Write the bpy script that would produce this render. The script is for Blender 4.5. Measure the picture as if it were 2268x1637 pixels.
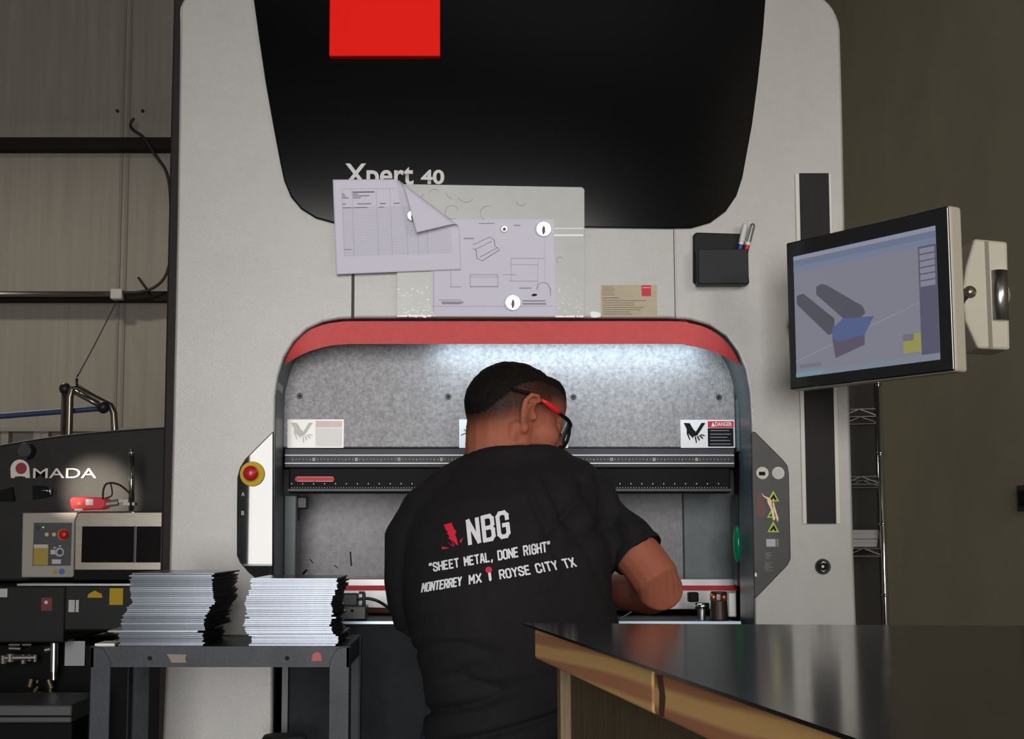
import bpy, bmesh, math, random
import numpy as np
from mathutils import Vector, Matrix, noise
from mathutils.bvhtree import BVHTree
random.seed(7)
S = bpy.context.scene
COL = S.collection
for o in list(bpy.data.objects): bpy.data.objects.remove(o)

# ------------------------------------------------------------------ camera, light, exposure
FPX, PX, PY, EYE = 3300.0, 1010.0, 818.5, 1.18
PITCH = math.atan((1200.0-PY)/FPX)
cd = bpy.data.cameras.new('camera'); cam = bpy.data.objects.new('camera', cd); COL.objects.link(cam)
cd.sensor_width = 36; cd.lens = FPX*36/2268; cd.shift_x = (1134-PX)/2268; cd.clip_start = .05
cam.location = (0, 0, EYE); cam.rotation_euler = (math.pi/2+PITCH, 0, 0)
S.camera = cam
vs = S.view_settings
vs.view_transform = 'Standard'; vs.look = 'None'; vs.gamma = 1; vs.exposure = .15; vs.use_curve_mapping = False
w = bpy.data.worlds.new('world'); S.world = w; w.use_nodes = True
w.node_tree.nodes['Background'].inputs[0].default_value = (.80, .9, 1, 1)
w.node_tree.nodes['Background'].inputs[1].default_value = .025

def light(name, kind, loc, target, power, color, **kw):
    d = bpy.data.lights.new(name, kind); o = bpy.data.objects.new(name, d); COL.objects.link(o)
    o.location = loc; o.rotation_euler = (Vector(target)-Vector(loc)).to_track_quat('-Z', 'Y').to_euler()
    d.energy = power; d.color = color
    for k, v in kw.items(): setattr(d, k, v)
    return o
# daylight through the big shop door behind the camera
light('door_daylight', 'AREA', (-.27, -6, 1.93), (-.27, 3, 1.93), 400, (1, .97, .94), shape='RECTANGLE', size=2.94, size_y=3.84)
# high bay lamp near the back wall, then unseen fill lights
light('bay_lamp_back', 'AREA', (-3.2, 9.0, 4.65), (-3.2, 9.0, 0), 46, (1, .92, .80), shape='DISK', size=.5)
light('fill_light_front', 'AREA', (-.6, .6, 4.6), (-.3, 2.6, 0), 1.5, (1, .93, .85), shape='DISK', size=.8)  # unseen overhead light, added as fill for the front of the shop
light('side_light_right', 'AREA', (2.05, .5, 2.3), (.75, 3.3, 1.35), 13, (1, .93, .84), shape='DISK', size=.5)  # unseen light from the right, added to lift the right pillar
# low sun patch on the far punch press
light('sun_patch', 'SPOT', (-2.7, 3.2, 2.3), (-1.43, 6.0, 1.37), 1500, (1, .86, .68), spot_size=math.radians(6), spot_blend=1, shadow_soft_size=.02)
# the press brake's own lamp, hidden behind the red hood
light('hood_lamp', 'AREA', (.27, 3.372, 1.634), (.27, 3.455, 1.47), 1.3, (.72, .90, 1), shape='RECTANGLE', size=.62, size_y=.02)

# ------------------------------------------------------------------ helpers
def W(px, py, Y):
    u = (px-PX)/FPX; v = (PY-py)/FPX
    c, s = math.cos(PITCH), math.sin(PITCH)
    t = Y/(c-v*s)
    return Vector((u*t, Y, EYE+(s+v*c)*t))
def WZ(px, py, Z):
    u = (px-PX)/FPX; v = (PY-py)/FPX
    c, s = math.cos(PITCH), math.sin(PITCH)
    t = (Z-EYE)/(s+v*c)
    return Vector((u*t, (c-v*s)*t, Z))
def q(px, py, Y):
    p = W(px, py, Y); return (p.x, p.z)
def Q(pts, Y): return [q(a, b, Y) for a, b in pts]
def arc(cx, cy, rx, ry, a0, a1, n=10):
    return [(cx+rx*math.cos(math.radians(a0+(a1-a0)*i/n)), cy-ry*math.sin(math.radians(a0+(a1-a0)*i/n))) for i in range(n+1)]
def catmull(pts, n=6):
    P = [Vector(p) for p in pts]; out = []
    for i in range(len(P)-1):
        p0 = P[max(i-1, 0)]; p1 = P[i]; p2 = P[i+1]; p3 = P[min(i+2, len(P)-1)]
        for k in range(n):
            t = k/n
            out.append(.5*((2*p1)+(p2-p0)*t+(2*p0-5*p1+4*p2-p3)*t*t+(3*p1-p0-3*p2+p3)*t**3))
    out.append(P[-1]); return out

MATS = {}
def mat(name, col, rough=.5, metal=0, nscale=0, namt=0, bump=0, bscale=300, stretch=(1, 1, 1), coat=0, emit=None, estr=1, alpha=1, trans=0, spec=.5, col2=None, ramp=None):
    if name in MATS: return MATS[name]
    m = bpy.data.materials.new(name); m.use_nodes = True; N = m.node_tree.nodes; L = m.node_tree.links
    b = N['Principled BSDF']
    b.inputs['Base Color'].default_value = (*col, 1); b.inputs['Roughness'].default_value = rough; b.inputs['Metallic'].default_value = metal
    b.inputs['Coat Weight'].default_value = coat; b.inputs['Alpha'].default_value = alpha; b.inputs['Transmission Weight'].default_value = trans
    b.inputs['Specular IOR Level'].default_value = spec; b.inputs['Coat Roughness'].default_value = .012
    if emit: b.inputs['Emission Color'].default_value = (*emit, 1); b.inputs['Emission Strength'].default_value = estr
    tc = N.new('ShaderNodeTexCoord'); mp = N.new('ShaderNodeMapping'); mp.inputs['Scale'].default_value = stretch
    L.new(tc.outputs['Object'], mp.inputs['Vector'])
    if nscale:
        t = N.new('ShaderNodeTexNoise'); t.inputs['Scale'].default_value = nscale; t.inputs['Detail'].default_value = 8; t.inputs['Roughness'].default_value = .65
        L.new(mp.outputs[0], t.inputs['Vector'])
        r = N.new('ShaderNodeValToRGB')
        c2 = col2 if col2 else tuple(c*(1-namt) for c in col)
        r.color_ramp.elements[0].position, r.color_ramp.elements[1].position = ramp or (.3, .7)
        r.color_ramp.elements[0].color = (*c2, 1); r.color_ramp.elements[1].color = (*col, 1)
        L.new(t.outputs['Fac'], r.inputs[0]); L.new(r.outputs[0], b.inputs['Base Color'])
    if bump:
        t = N.new('ShaderNodeTexNoise'); t.inputs['Scale'].default_value = bscale; t.inputs['Detail'].default_value = 3
        L.new(mp.outputs[0], t.inputs['Vector'])
        bp = N.new('ShaderNodeBump'); bp.inputs['Strength'].default_value = bump; bp.inputs['Distance'].default_value = .002
        L.new(t.outputs['Fac'], bp.inputs['Height']); L.new(bp.outputs[0], b.inputs['Normal'])
    MATS[name] = m; return m

def wloc(o):
    v = Vector((0, 0, 0))
    while o: v += o.location; o = o.parent
    return v
def tag(o, label=None, cat=None, group=None, kind=None):
    if label: o['label'] = label
    if cat: o['category'] = cat
    if group: o['group'] = group
    if kind: o['kind'] = kind
    return o
def thing(name, label, cat, loc, group=None):
    o = bpy.data.objects.new(name, None); o.empty_display_size = .05; COL.objects.link(o); o.location = loc
    return tag(o, label, cat, group)
def link_mesh(name, me, m, parent, smooth=False, bevel=0, seg=2):
    if parent: off = wloc(parent)
    else:
        co = np.empty(len(me.vertices)*3); me.vertices.foreach_get('co', co); co = co.reshape(-1, 3)
        off = Vector(((co[:, 0].min()+co[:, 0].max())/2, (co[:, 1].min()+co[:, 1].max())/2, co[:, 2].min()))
    me.transform(Matrix.Translation(-off))
    o = bpy.data.objects.new(name, me); COL.objects.link(o)
    if parent: o.parent = parent
    else: o.location = off
    if m:
        me.materials.clear(); me.materials.append(m)
    if smooth: me.polygons.foreach_set('use_smooth', [True]*len(me.polygons))
    if bevel:
        b = o.modifiers.new('bevel', 'BEVEL'); b.width = bevel; b.segments = seg; b.limit_method = 'ANGLE'; b.angle_limit = math.radians(40)
    return o
class MB:
    def __init__(s): s.bm = bmesh.new()
    def box(s, x0, x1, y0, y1, z0, z1):
        v = [s.bm.verts.new((x, y, z)) for x in (x0, x1) for y in (y0, y1) for z in (z0, z1)]
        for f in ((0, 1, 3, 2), (4, 6, 7, 5), (0, 4, 5, 1), (2, 3, 7, 6), (0, 2, 6, 4), (1, 5, 7, 3)): s.bm.faces.new([v[i] for i in f])
        return s
    def pbox(s, x0, y0, x1, y1, Y, d):            # front face given in photo pixels on plane Y, depth d
        a = W(x0, y0, Y); b = W(x1, y1, Y)
        return s.box(min(a.x, b.x), max(a.x, b.x), Y, Y+d, min(a.z, b.z), max(a.z, b.z))
    def prism(s, pts, vec):
        a = [s.bm.verts.new(p) for p in pts]; b = [s.bm.verts.new(Vector(p)+Vector(vec)) for p in pts]; n = len(pts)
        s.bm.faces.new(a); s.bm.faces.new(b[::-1])
        for i in range(n): s.bm.faces.new((a[i], b[i], b[(i+1) % n], a[(i+1) % n]))
        return s
    def plate(s, xz, y, d):
        return s.prism([(x, y, z) for x, z in xz], (0, d, 0))
    def loft(s, rings, cap=True, closed=True):
        R = [[s.bm.verts.new(p) for p in r] for r in rings]; n = len(R[0])
        for a, b in zip(R, R[1:]):
            for i in range(n if closed else n-1): s.bm.faces.new((a[i], a[(i+1) % n], b[(i+1) % n], b[i]))
        if cap: s.bm.faces.new(R[0][::-1]); s.bm.faces.new(R[-1])
        return s
    def tube(s, pts, r, n=10, cap=True):
        P = [Vector(p) for p in pts]; rs = r if isinstance(r, (list, tuple)) else [r]*len(P)
        rings = []; up = None
        for i, p in enumerate(P):
            t = (P[min(i+1, len(P)-1)]-P[max(i-1, 0)]).normalized()
            if up is None: up = t.orthogonal().normalized()
            up = (up-t*up.dot(t)).normalized(); sd = t.cross(up)
            rings.append([p+rs[i]*(math.cos(k*2*math.pi/n)*up+math.sin(k*2*math.pi/n)*sd) for k in range(n)])
        return s.loft(rings, cap)
    def limb(s, pts, r, n=16):                    # tube with round ends
        P = [Vector(p) for p in pts]
        s.tube(P, r, n); s.ball(P[0], r[0]); s.ball(P[-1], r[-1]); return s
    def ball(s, c, r, rot=None, n=16):
        r = (r, r, r) if not isinstance(r, (list, tuple, Vector)) else r
        M = Matrix.Translation(Vector(c)) @ (rot.to_4x4() if rot else Matrix.Identity(4)) @ Matrix.Diagonal((*r, 1))
        bmesh.ops.create_uvsphere(s.bm, u_segments=n, v_segments=n//2+2, radius=1, matrix=M); return s
    def cyl(s, a, b, r, r2=None, n=20): return s.tube([a, b], [r, r if r2 is None else r2], n)
    def disc(s, px, py, Y, rpx, d, n=24):         # round button on plane Y sticking out by d
        c = W(px, py, Y); r = rpx*Y/FPX
        return s.cyl(c, c+Vector((0, -d, 0)), r, n=n)
    def mesh(s, name):
        bmesh.ops.recalc_face_normals(s.bm, faces=s.bm.faces)
        me = bpy.data.meshes.new(name); s.bm.to_mesh(me); s.bm.free(); return me
    def build(s, name, m, parent=None, smooth=False, bevel=0, seg=2):
        return link_mesh(name, s.mesh(name), m, parent, smooth, bevel, seg)
def evaluated(me, mods):
    o = bpy.data.objects.new('tmp', me); COL.objects.link(o)
    for kind, kw in mods:
        md = o.modifiers.new(kind, kind)
        for k, v in kw.items(): setattr(md, k, v)
    bpy.context.view_layer.update()
    dg = bpy.context.evaluated_depsgraph_get()
    out = bpy.data.meshes.new_from_object(o.evaluated_get(dg))
    bpy.data.objects.remove(o); return out
def text_mesh(body, offset=0.0, spacing=1.0, shear=0):
    c = bpy.data.curves.new('t', 'FONT'); c.body = body; c.offset = offset; c.space_character = spacing; c.shear = shear; c.extrude = 0
    o = bpy.data.objects.new('t', c); COL.objects.link(o)
    bpy.context.view_layer.update()
    me = bpy.data.meshes.new_from_object(o.evaluated_get(bpy.context.evaluated_depsgraph_get()))
    bpy.data.objects.remove(o); return me
def lettering(name, body, box, Y, m, parent, offset=0.0, thick=.0006, spacing=1.0):
    """text filling the pixel box (x0,y0,x1,y1) on plane Y"""
    me = text_mesh(body, offset, spacing)
    co = np.empty(len(me.vertices)*3); me.vertices.foreach_get('co', co); co = co.reshape(-1, 3)
    a, b = co.min(0), co.max(0)
    p, r = W(box[0], box[3], Y), W(box[2], box[1], Y)
    out = np.zeros_like(co)
    out[:, 0] = p.x+(co[:, 0]-a[0])/(b[0]-a[0])*(r.x-p.x); out[:, 2] = p.z+(co[:, 1]-a[1])/(b[1]-a[1])*(r.z-p.z); out[:, 1] = Y
    me.vertices.foreach_set('co', out.ravel())
    return link_mesh(name, me, m, parent)

def bars(name, rects, Y, m, parent, d=.0004, each=False):     # printed bars as thin raised ink; pixel rectangles
    if each:
        for r_ in rects: o = bars(name, [r_], Y, m, parent, d)
        return o
    b = MB()
    for x0, y0, x1, y1 in rects: b.pbox(x0, y0, x1, y1, Y-d, d*.9)
    return b.build(name, m, parent)

# ------------------------------------------------------------------ materials
M_white = mat('machine_paint', (.365, .358, .345), .30, 0, 9, .10, .18, 650, spec=.95)
M_red = mat('red_paint', (.84, .085, .085), .36, 0, 60, .15, .5, 800, spec=.9)
M_redplate = mat('red_plate', (.95, .012, .006), .6, spec=.1)
M_black = mat('black_gloss', (.002, .002, .0025), .12, 0, spec=.25)
M_blackm = mat('black_matte', (.008, .008, .009), .5, spec=.08)
M_dark = mat('dark_metal', (.035, .038, .042), .42, .3, 40, .4, .1, 300)
M_teal = mat('teal_grey_paint', (.075, .105, .115), .4, 0, 30, .25, .1, 300)
M_grey = mat('grey_hammered', (.25, .25, .265), .38, .35, 120, .55, .35, 420)
M_steel = mat('brushed_steel', (.55, .55, .56), .3, 1, 30, .25)
M_chrome = mat('chrome', (.8, .8, .82), .12, 1)
M_whitep = mat('white_plastic', (.72, .72, .72), .4)
M_paper = mat('paper', (.70, .69, .82), .85)
M_ink = mat('ink', (.10, .10, .13), .8)
M_inkl = mat('faint_ink', (.36, .36, .42), .8)
M_cream = mat('cream_card', (.56, .49, .36), .7, 0, 40, .15)
M_beige = mat('beige_housing', (.47, .43, .34), .5, 0, 20, .12, .1, 300)
M_yellow = mat('yellow', (.58, .40, .012), .5, spec=.2)
M_stickerw = mat('sticker_white', (.80, .80, .80), .25)
M_green = mat('warning_green', (.42, .60, .04), .5)
M_blue = mat('blue', (.03, .16, .5), .45)
M_pale = mat('pale_print', (.58, .57, .56), .4)
M_bright = mat('bright_white', (.9, .9, .9), .3)

# ------------------------------------------------------------------ room
def struct(o): o['kind'] = 'structure'; return o
m = mat('concrete', (.22, .21, .19), .5, 0, 3, .4, .15, 60)
struct(MB().box(-6, 2.25, -6.5, 12.2, -.1, 0).build('floor', m))
m = mat('wall_panel', (.43, .40, .345), .7, 0, 5, .22, .1, 30, stretch=(3, 3, .12))
struct(MB().box(-6, 2.25, 12, 12.15, 0, 7).build('wall_back', m))
# panel seams / standing ribs of the back wall
b = MB()
for px in (282, 268, -120, 620):
    X = W(px, 400, 12).x
    b.box(X-.012, X+.012, 11.985, 12, 1.4, 6.6)
struct(b.build('trim_1', mat('wall_seam', (.30, .28, .24), .7)))
m = mat('olive_wall', (.40, .365, .265), .75, 0, 2.2, .12, .15, 90)
struct(MB().box(2.2, 2.35, -6.5, 12, 0, 4.72).build('wall_right', m))
struct(MB().box(-6.1, -6, -6.5, 12, 0, 7).build('wall_left', mat('wall_panel', (0, 0, 0))))
b = MB(); b.prism([(2.35, -6.5, 4.70), (2.35, 12.1, 4.70), (-6.1, 12.1, 6.5), (-6.1, -6.5, 6.5)], (0, 0, .08))
for k in range(40):
    y = -6+k*.46
    b.prism([(2.3, y, 4.69), (2.3, y+.1, 4.69), (-6, y+.1, 6.46), (-6, y, 6.46)], (0, 0, .03))
struct(b.build('ceiling', mat('roof_deck', (.06, .055, .05), .6)))
M_girt = mat('girt_brown', (.014, .010, .009), .7, spec=.2)
for i, (py0, py1) in enumerate(((304, 326), (645, 663))):
    a = W(0, py0, 11.8); c = W(0, py1, 11.8)
    g = MB().box(-5.95, 2.1, 11.8, 11.99, c.z, a.z)
    g.box(-5.95, 2.1, 11.79, 11.81, c.z-.012, c.z+.03)
    struct(g.build('trim_%d' % (i+2), M_girt))
# low wainscot rail in front of the back wall
b = MB(); z1 = W(0, 948, 11.9).z
b.box(-5.9, -1.5, 11.86, 11.97, z1-.03, z1)
for px in (12, 84, 100, 236, 300, -70): X = W(px, 970, 11.9).x; b.box(X-.03, X+.03, 11.88, 11.97, 0, z1)
struct(b.build('trim_4', mat('wall_rail', (.33, .32, .28), .6)))

# junction box and cables on the wall
jb = MB().pbox(244, 639, 270, 662, 11.70, .09).build('junction_box', mat('box_white', (.62, .62, .60), .5), bevel=.01)
tag(jb, 'small white square junction box on the lower dark girt of the back wall', 'box')
c = MB(); c.cyl(W(-500, 651, 11.74), W(245, 651, 11.74), .022)
tag(c.build('conduit_pipe', mat('conduit', (.35, .33, .29), .35, .9), smooth=True), 'grey steel conduit running along the lower girt to the white junction box', 'pipe')
M_cable = mat('cable_black', (.012, .012, .012), .5)
def cable(name, pts, r, label, Y, cat='cable', m=None, parent=None):
    P = catmull([W(*p, Y) if len(p) == 2 else W(*p) for p in pts])
    o = MB().tube(P, r, 8).build(name, m or M_cable, parent, smooth=True)
    if label: tag(o, label, cat)
    return o
cable('wall_cable', [(272, 648), (300, 648), (335, 640), (362, 618), (376, 580), (378, 520), (377, 430), (368, 380), (345, 345), (318, 305), (295, 288), (289, 275), (297, 262)], .012, 'long thin black cable curving down the back wall beside the grey machine', 11.70)
cable('cable_stub', [(325, 640), (316, 628), (306, 614)], .010, 'short frayed cable end sticking up from the lower girt', 11.72)
cable('guy_wire', [(258, 668, 11.7), (214, 755, 9.5), (171, 834, 7.06)], .004, 'thin wire slanting from the girt down to the pipe frame', 7, 'wire')
for px in (261, 317):
    o = MB().disc(px, 247, 12, 3.2, .03).build('wall_bolt', M_cable)
    tag(o, 'dark bolt head on the back wall %s the cable entry' % ('left of' if px < 290 else 'right of'), 'bolt')

# ------------------------------------------------------------------ press brake
F = 3.3
pb = thing('press_brake', 'tall light grey press brake with black upper panel and red-hooded opening', 'machine', (0, 3.8, 0))
gz = .01
def fl(px, py=1637): return (W(px, py, F).x, gz)
outer_l = [(360, 1637), (371, 1380), (382, 960), (392, 500), (399, 60)] + arc(432, 22, 33, 37, 180, 90, 6)[0:]
outer_r = arc(1790, 78, 72, 93, 90, 8, 8) + [(1866, 230), (1873, 560), (1884, 950), (1892, 1240), (1897, 1380), (1904, 1637)]
arch = [(604, 1637), (606, 1380), (608, 1100), (611, 880), (617, 835), (630, 792), (651, 757), (680, 730), (714, 714), (750, 707), (800, 705),
        (1140, 705), (1480, 705), (1530, 709), (1572, 721), (1608, 745), (1634, 780), (1650, 820), (1659, 870), (1663, 940), (1668, 1100), (1672, 1380), (1674, 1637)]
poly = [fl(357)]+Q(outer_l, F)+Q(outer_r, F)+[fl(1907)]+[fl(1676)]+Q(arch[::-1], F)+[fl(603)]
MB().plate(poly, F, .11).build('front_cover', M_white, pb, bevel=.006, seg=3)
# teal inner return of the opening, follows the arch to the rear
b = MB(); inn = catmull([(x, y, 0) for x, y in arch], 4)
ring = lambda y, ins: [Vector((p[0], y, p[1])) for p in [(lambda a, c: (a.x+(c.x-a.x)*ins, a.z+(c.z-a.z)*ins))(W(v.x, v.y, F), W(1138, 1250, F)) for v in inn]]
b.loft([ring(F-.002, .003), ring(F+.16, .003), ring(F+.16, -.02), ring(F-.002+.12, -.02)], cap=False, closed=False)
b.build('opening_liner', M_teal, pb, smooth=True)
# red sloping hood: front arch edge to lower rear edge
fr = [(622, 812), (640, 775), (663, 747), (690, 729), (720, 718), (755, 713), (800, 712), (1140, 712), (1480, 712), (1528, 716), (1566, 727), (1600, 750), (1624, 780), (1642, 810)]
rr = [(624, 813), (648, 797), (676, 782), (706, 772), (736, 765), (765, 763), (800, 762), (1140, 762), (1480, 762), (1520, 765), (1552, 771), (1584, 781), (1614, 795), (1641, 811)]
f3 = catmull([W(a, c, F+.012) for a, c in fr], 4); r3 = catmull([W(a, c, F+.030) for a, c in rr], 4)
b = MB(); b.loft([f3, r3, [p+Vector((0, .006, .004)) for p in r3], [p+Vector((0, .02, .004)) for p in f3]], cap=False, closed=False)
b.build('red_hood', M_red, pb, smooth=False)
# body behind the cover
b = MB(); x0 = W(373, 900, F+.16).x
b.box(x0, x0+.20, F+.112, F+1.2, gz, 2.60)
b.box(W(1668, 1000, F).x+.03, W(1880, 1000, F).x, F+.112, F+1.2, gz, 2.34)
b.box(x0+.2, W(1690, 1000, F).x, F+.30, F+1.2, 1.62, 2.34)
b.box(x0+.2, W(1690, 1000, F).x, F+.80, F+1.2, gz, 1.62)
b.build('body', mat('body_dark', (.016, .010, .011), .55, spec=.2), pb, bevel=.004)
# black glossy upper panel
bl = [(561, -12), (575, 90), (590, 190), (606, 280), (622, 365), (630, 402), (645, 438), (668, 465), (700, 485), (740, 496), (800, 499), (1140, 503), (1480, 508), (1530, 507), (1572, 495),
      (1606, 470), (1630, 435), (1643, 395), (1652, 345), (1664, 280), (1676, 190), (1688, 80), (1695, -12)]
MB().plate(Q(bl, F), F-.010, .012).build('upper_panel', M_black, pb, bevel=.003, seg=3)
MB().pbox(730, -14, 975, 124, F-.034, .026).build('logo_plate', M_redplate, pb, bevel=.003)
lettering('model_lettering', 'Xpert', (763, 362, 916, 424), F-.0105, mat('letter_silver', (.62, .62, .63), .4), pb, offset=.02)
lettering('model_number', '40', (932, 376, 984, 408), F-.0105, mat('letter_silver', (0, 0, 0)), pb, offset=.03)
# grooves between cover panels
for x, y0, y1 in ((782, 500, 705), (1494, 508, 705)):
    MB().pbox(x-2.5, y0, x+2.5, y1, F-.0012, .001).build('cover_groove', mat('groove', (.05, .05, .048), .7), pb)
MB().pbox(1498, 509, 1500, 705, F-.0016, .0012).build('cover_edge', M_white, pb)
# ---- ram
R = F+.155
ram = MB().pbox(627, 730, 1631, 992, R, .05).build('ram_panel', M_grey, pb, bevel=.003)
MB().pbox(1597, 790, 1600, 926, R-.0012, .0012).build('ram_edge_highlight', mat('edge_highlight', (.42, .46, .48), .3), ram)  # highlight along the panel edge, put in as a paler strip
MB().pbox(1632, 790, 1640, 1000, R-.03, .06).build('ram_guide', mat('guide_blue', (.10, .14, .16), .4, .2), pb, bevel=.002)
for px, py in ((664, 877), (993, 878), (1270, 879), (1592, 880)):
    s_ = MB().disc(px, py, R, 6.5, .004).build('screw', M_dark, ram, bevel=.001)
    MB().disc(px, py, R-.004, 2.6, .0008).build('socket', M_blackm, ram)
# scale strip
MB().pbox(630, 993, 1628, 1036, R-.012, .05).build('scale_beam', mat('scale_grey', (.03, .03, .04), .45, .2, spec=.3), pb, bevel=.002)
rl = MB(); rl.pbox(631, 1007, 1626, 1009.5, R-.018, .006); rl.pbox(631, 1025, 1626, 1027.5, R-.018, .006)
rl.build('scale_rail', mat('rail_white', (.75, .75, .76), .35), pb)
tk = []
for i in range(124):
    x = 648+i*7.85; tk.append((x-.8, 1016, x+.8, 1018.5 if i % 5 else 1020))
    if i % 12 == 6: tk.append((x-3, 1014, x+3, 1021))
bars('scale_marks', tk, R-.0125, mat('tick', (.5, .5, .5), .5), pb)
MB().pbox(640, 1036, 1618, 1092, R-.006, .06).build('tool_beam', M_blackm, pb, bevel=.003)
MB().pbox(637, 1083, 1620, 1088, R-.010, .01).build('tool_edge', M_dark, pb)
tk = []
for i in range(160):
    x = 646+i*6.06; tk.append((x-.7, 1079, x+.7, 1081.5))
    if i % 4 == 0: tk.append((x-1.2, 1070, x+1.2, 1073))
bars('tool_marks', tk, R-.0065, mat('tick', (0, 0, 0)), pb)
b = MB(); xz = Q(arc(660, 1061.5, 6, 6, 90, 270, 6)+arc(735, 1061.5, 6, 6, 270, 450, 6), R-.006); b.plate(xz, R-.012, .006)
lb = b.build('tool_label', mat('label_red', (.60, .012, .03), .45, spec=.3), pb)
bars('label_line', [(658, 1056.3, 738, 1057.3), (660, 1065.4, 696, 1066.8), (699, 1065.4, 738, 1066.8)], R-.012, mat('pinkish', (.7, .35, .37), .4), lb)
# stickers on the ram
def danger(x0, y0, x1, y1, glary):
    wm = mat('sticker_glare', (.86, .85, .83), .22) if glary else M_stickerw  # glare on the gloss is painted in as washed-out colours
    st = MB().pbox(x0, y0, x1, y1, R-.0012, .0012).build('warning_sticker', wm, ram)
    if glary: st['label'] = 'white warning sticker, pale with painted glare'
    k = M_pale if glary else M_blackm
    def T(pts): return Q([(x0+(x1-x0)*a, y0+(y1-y0)*c) for a, c in pts], R-.0012)
    h = MB()
    h.plate(T([(.06, .11), (.17, .12), (.24, .35), (.28, .42), (.24, .60), (.23, .66), (.14, .48), (.18, .70), (.165, .72), (.115, .50), (.115, .33)]), R-.0020, .0006)
    h.plate(T([(.385, .11), (.455, .11), (.31, .55), (.25, .60), (.25, .53)]), R-.0020, .0006)
    for (a, c, e, g) in ((.262, .62, .29, .83), (.30, .60, .345, .75), (.335, .57, .405, .68), (.36, .54, .44, .585)):
        h.plate(T([(a, c), (a+.022, c-.03), (e+.012, g-.03), (e-.006, g)]), R-.0020, .0006)
    h.build('hand_symbol', k, st)
    MB().pbox(x0+(x1-x0)*.50, y0+(y1-y0)*.05, x1-3, y0+(y1-y0)*.28, R-.0020, .0006).build('header', mat('glare_pink', (.75, .60, .58), .4) if glary else mat('label_red', (0, 0, 0)), st)
    MB().pbox(x0+(x1-x0)*.50, y0+(y1-y0)*.30, x1-3, y1-3, R-.0020, .0006).build('text_field', mat('glare_field', (.82, .81, .80), .4) if glary else M_blackm, st)
    if not glary:
        lettering('header_lettering', 'DANGER', (1584, 935, 1621, 944), R-.0024, M_stickerw, st, offset=.02)
        MB().plate(Q([(1575, 945), (1579, 935), (1583, 945)], R), R-.0024, .0003).build('triangle', M_stickerw, st)
        bars('text_line', [(1573, y, 1573+ln, y+1.4) for y, ln in ((953, 42), (961, 46), (968, 38), (975, 44), (983, 46))], R-.0022, M_inkl, st)
danger(637, 929, 761, 992, True)
danger(1507, 930, 1628, 992, False)
st = MB().pbox(1017, 929, 1258, 992, R-.0012, .0012).build('warning_sticker', mat('sticker_blueish', (.62, .74, .80), .25), ram)
b = MB()
for pts in ([(1021, 963), (1036, 957), (1036.5, 958.5), (1021.5, 964.5)], [(1027, 951), (1029, 951), (1037, 957.5), (1035.5, 959)], [(1244, 984), (1250, 974), (1256, 986), (1255, 988), (1244, 988)]):
    MB().plate(Q(pts, R-.0012), R-.002, .0006).build('symbol_piece', M_blackm, st)
# ---- interior under the ram
B2 = F+.42
MB().pbox(620, 1040, 1520, 1320, B2, .03).build('rear_plate', mat('rear_plate_grey', (.19, .19, .20), .4, .3, 60, .35, .2, 420), pb)
MB().pbox(1512, 1040, 1660, 1320, B2-.02, .03).build('rear_door', mat('rear_door_teal', (.14, .165, .175), .45, .2, 40, .25), pb, bevel=.002)
MB().pbox(628, 1095, 656, 1300, F+.2, .06).build('side_post', M_teal, pb, bevel=.004)
MB().pbox(1630, 1095, 1642, 1300, F+.26, .06).build('side_post', M_teal, pb, bevel=.004)
MB().pbox(655, 1100, 680, 1127, F+.22, .05).build('limit_switch', M_dark, pb, bevel=.003)
MB().pbox(653, 1127, 661, 1153, F+.22, .03).build('switch_bracket', M_blackm, pb)
for x, y0, x1, y1, t in ((776, 1222, 778, 1254, 3), (686, 1238, 694, 1248, 2), (670, 1272, 680, 1262, 5), (740, 1252, 748, 1258, 2)):
    p, r_ = W(x, y0, B2-.001), W(x1, y1, B2-.001); MB().tube([p, r_], t*.0006, 6).build('scuff_mark', M_dark, pb)
# back gauge beam with red stripe
G = F+.34
bg = MB().pbox(640, 1282, 1632, 1350, G, .05).build('back_gauge', mat('gauge_white', (.62, .62, .63), .3, .3), pb, bevel=.002)
MB().pbox(640, 1297, 1633, 1308, G-.004, .004).build('red_stripe', mat('label_red', (0, 0, 0)), bg)
# bed
zb = W(900, 1378, F+.03).z
bd = MB(); bd.box(W(640, 1380, F+.03).x, W(1640, 1380, F+.03).x, F+.03, F+.44, .02, zb)
bd.build('bed', mat('bed_grey', (.022, .026, .032), .55, .1, 14, .5, .15, 300, spec=.15), pb, bevel=.004)
MB().box(W(640, 1380, F+.03).x, W(1640, 1380, F+.03).x, F+.024, F+.034, zb-.004, zb+.002).build('bed_edge', mat('bed_edge_blue', (.32, .42, .5), .3, .8), pb)
b = MB(); b.box(W(627, 1500, F+.04).x, W(640, 1500, F+.04).x, F+.02, F+.05, .02, zb-.05)
b.build('bed_side_trim', mat('trim_grey', (.16, .165, .17), .5), pb)
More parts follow.
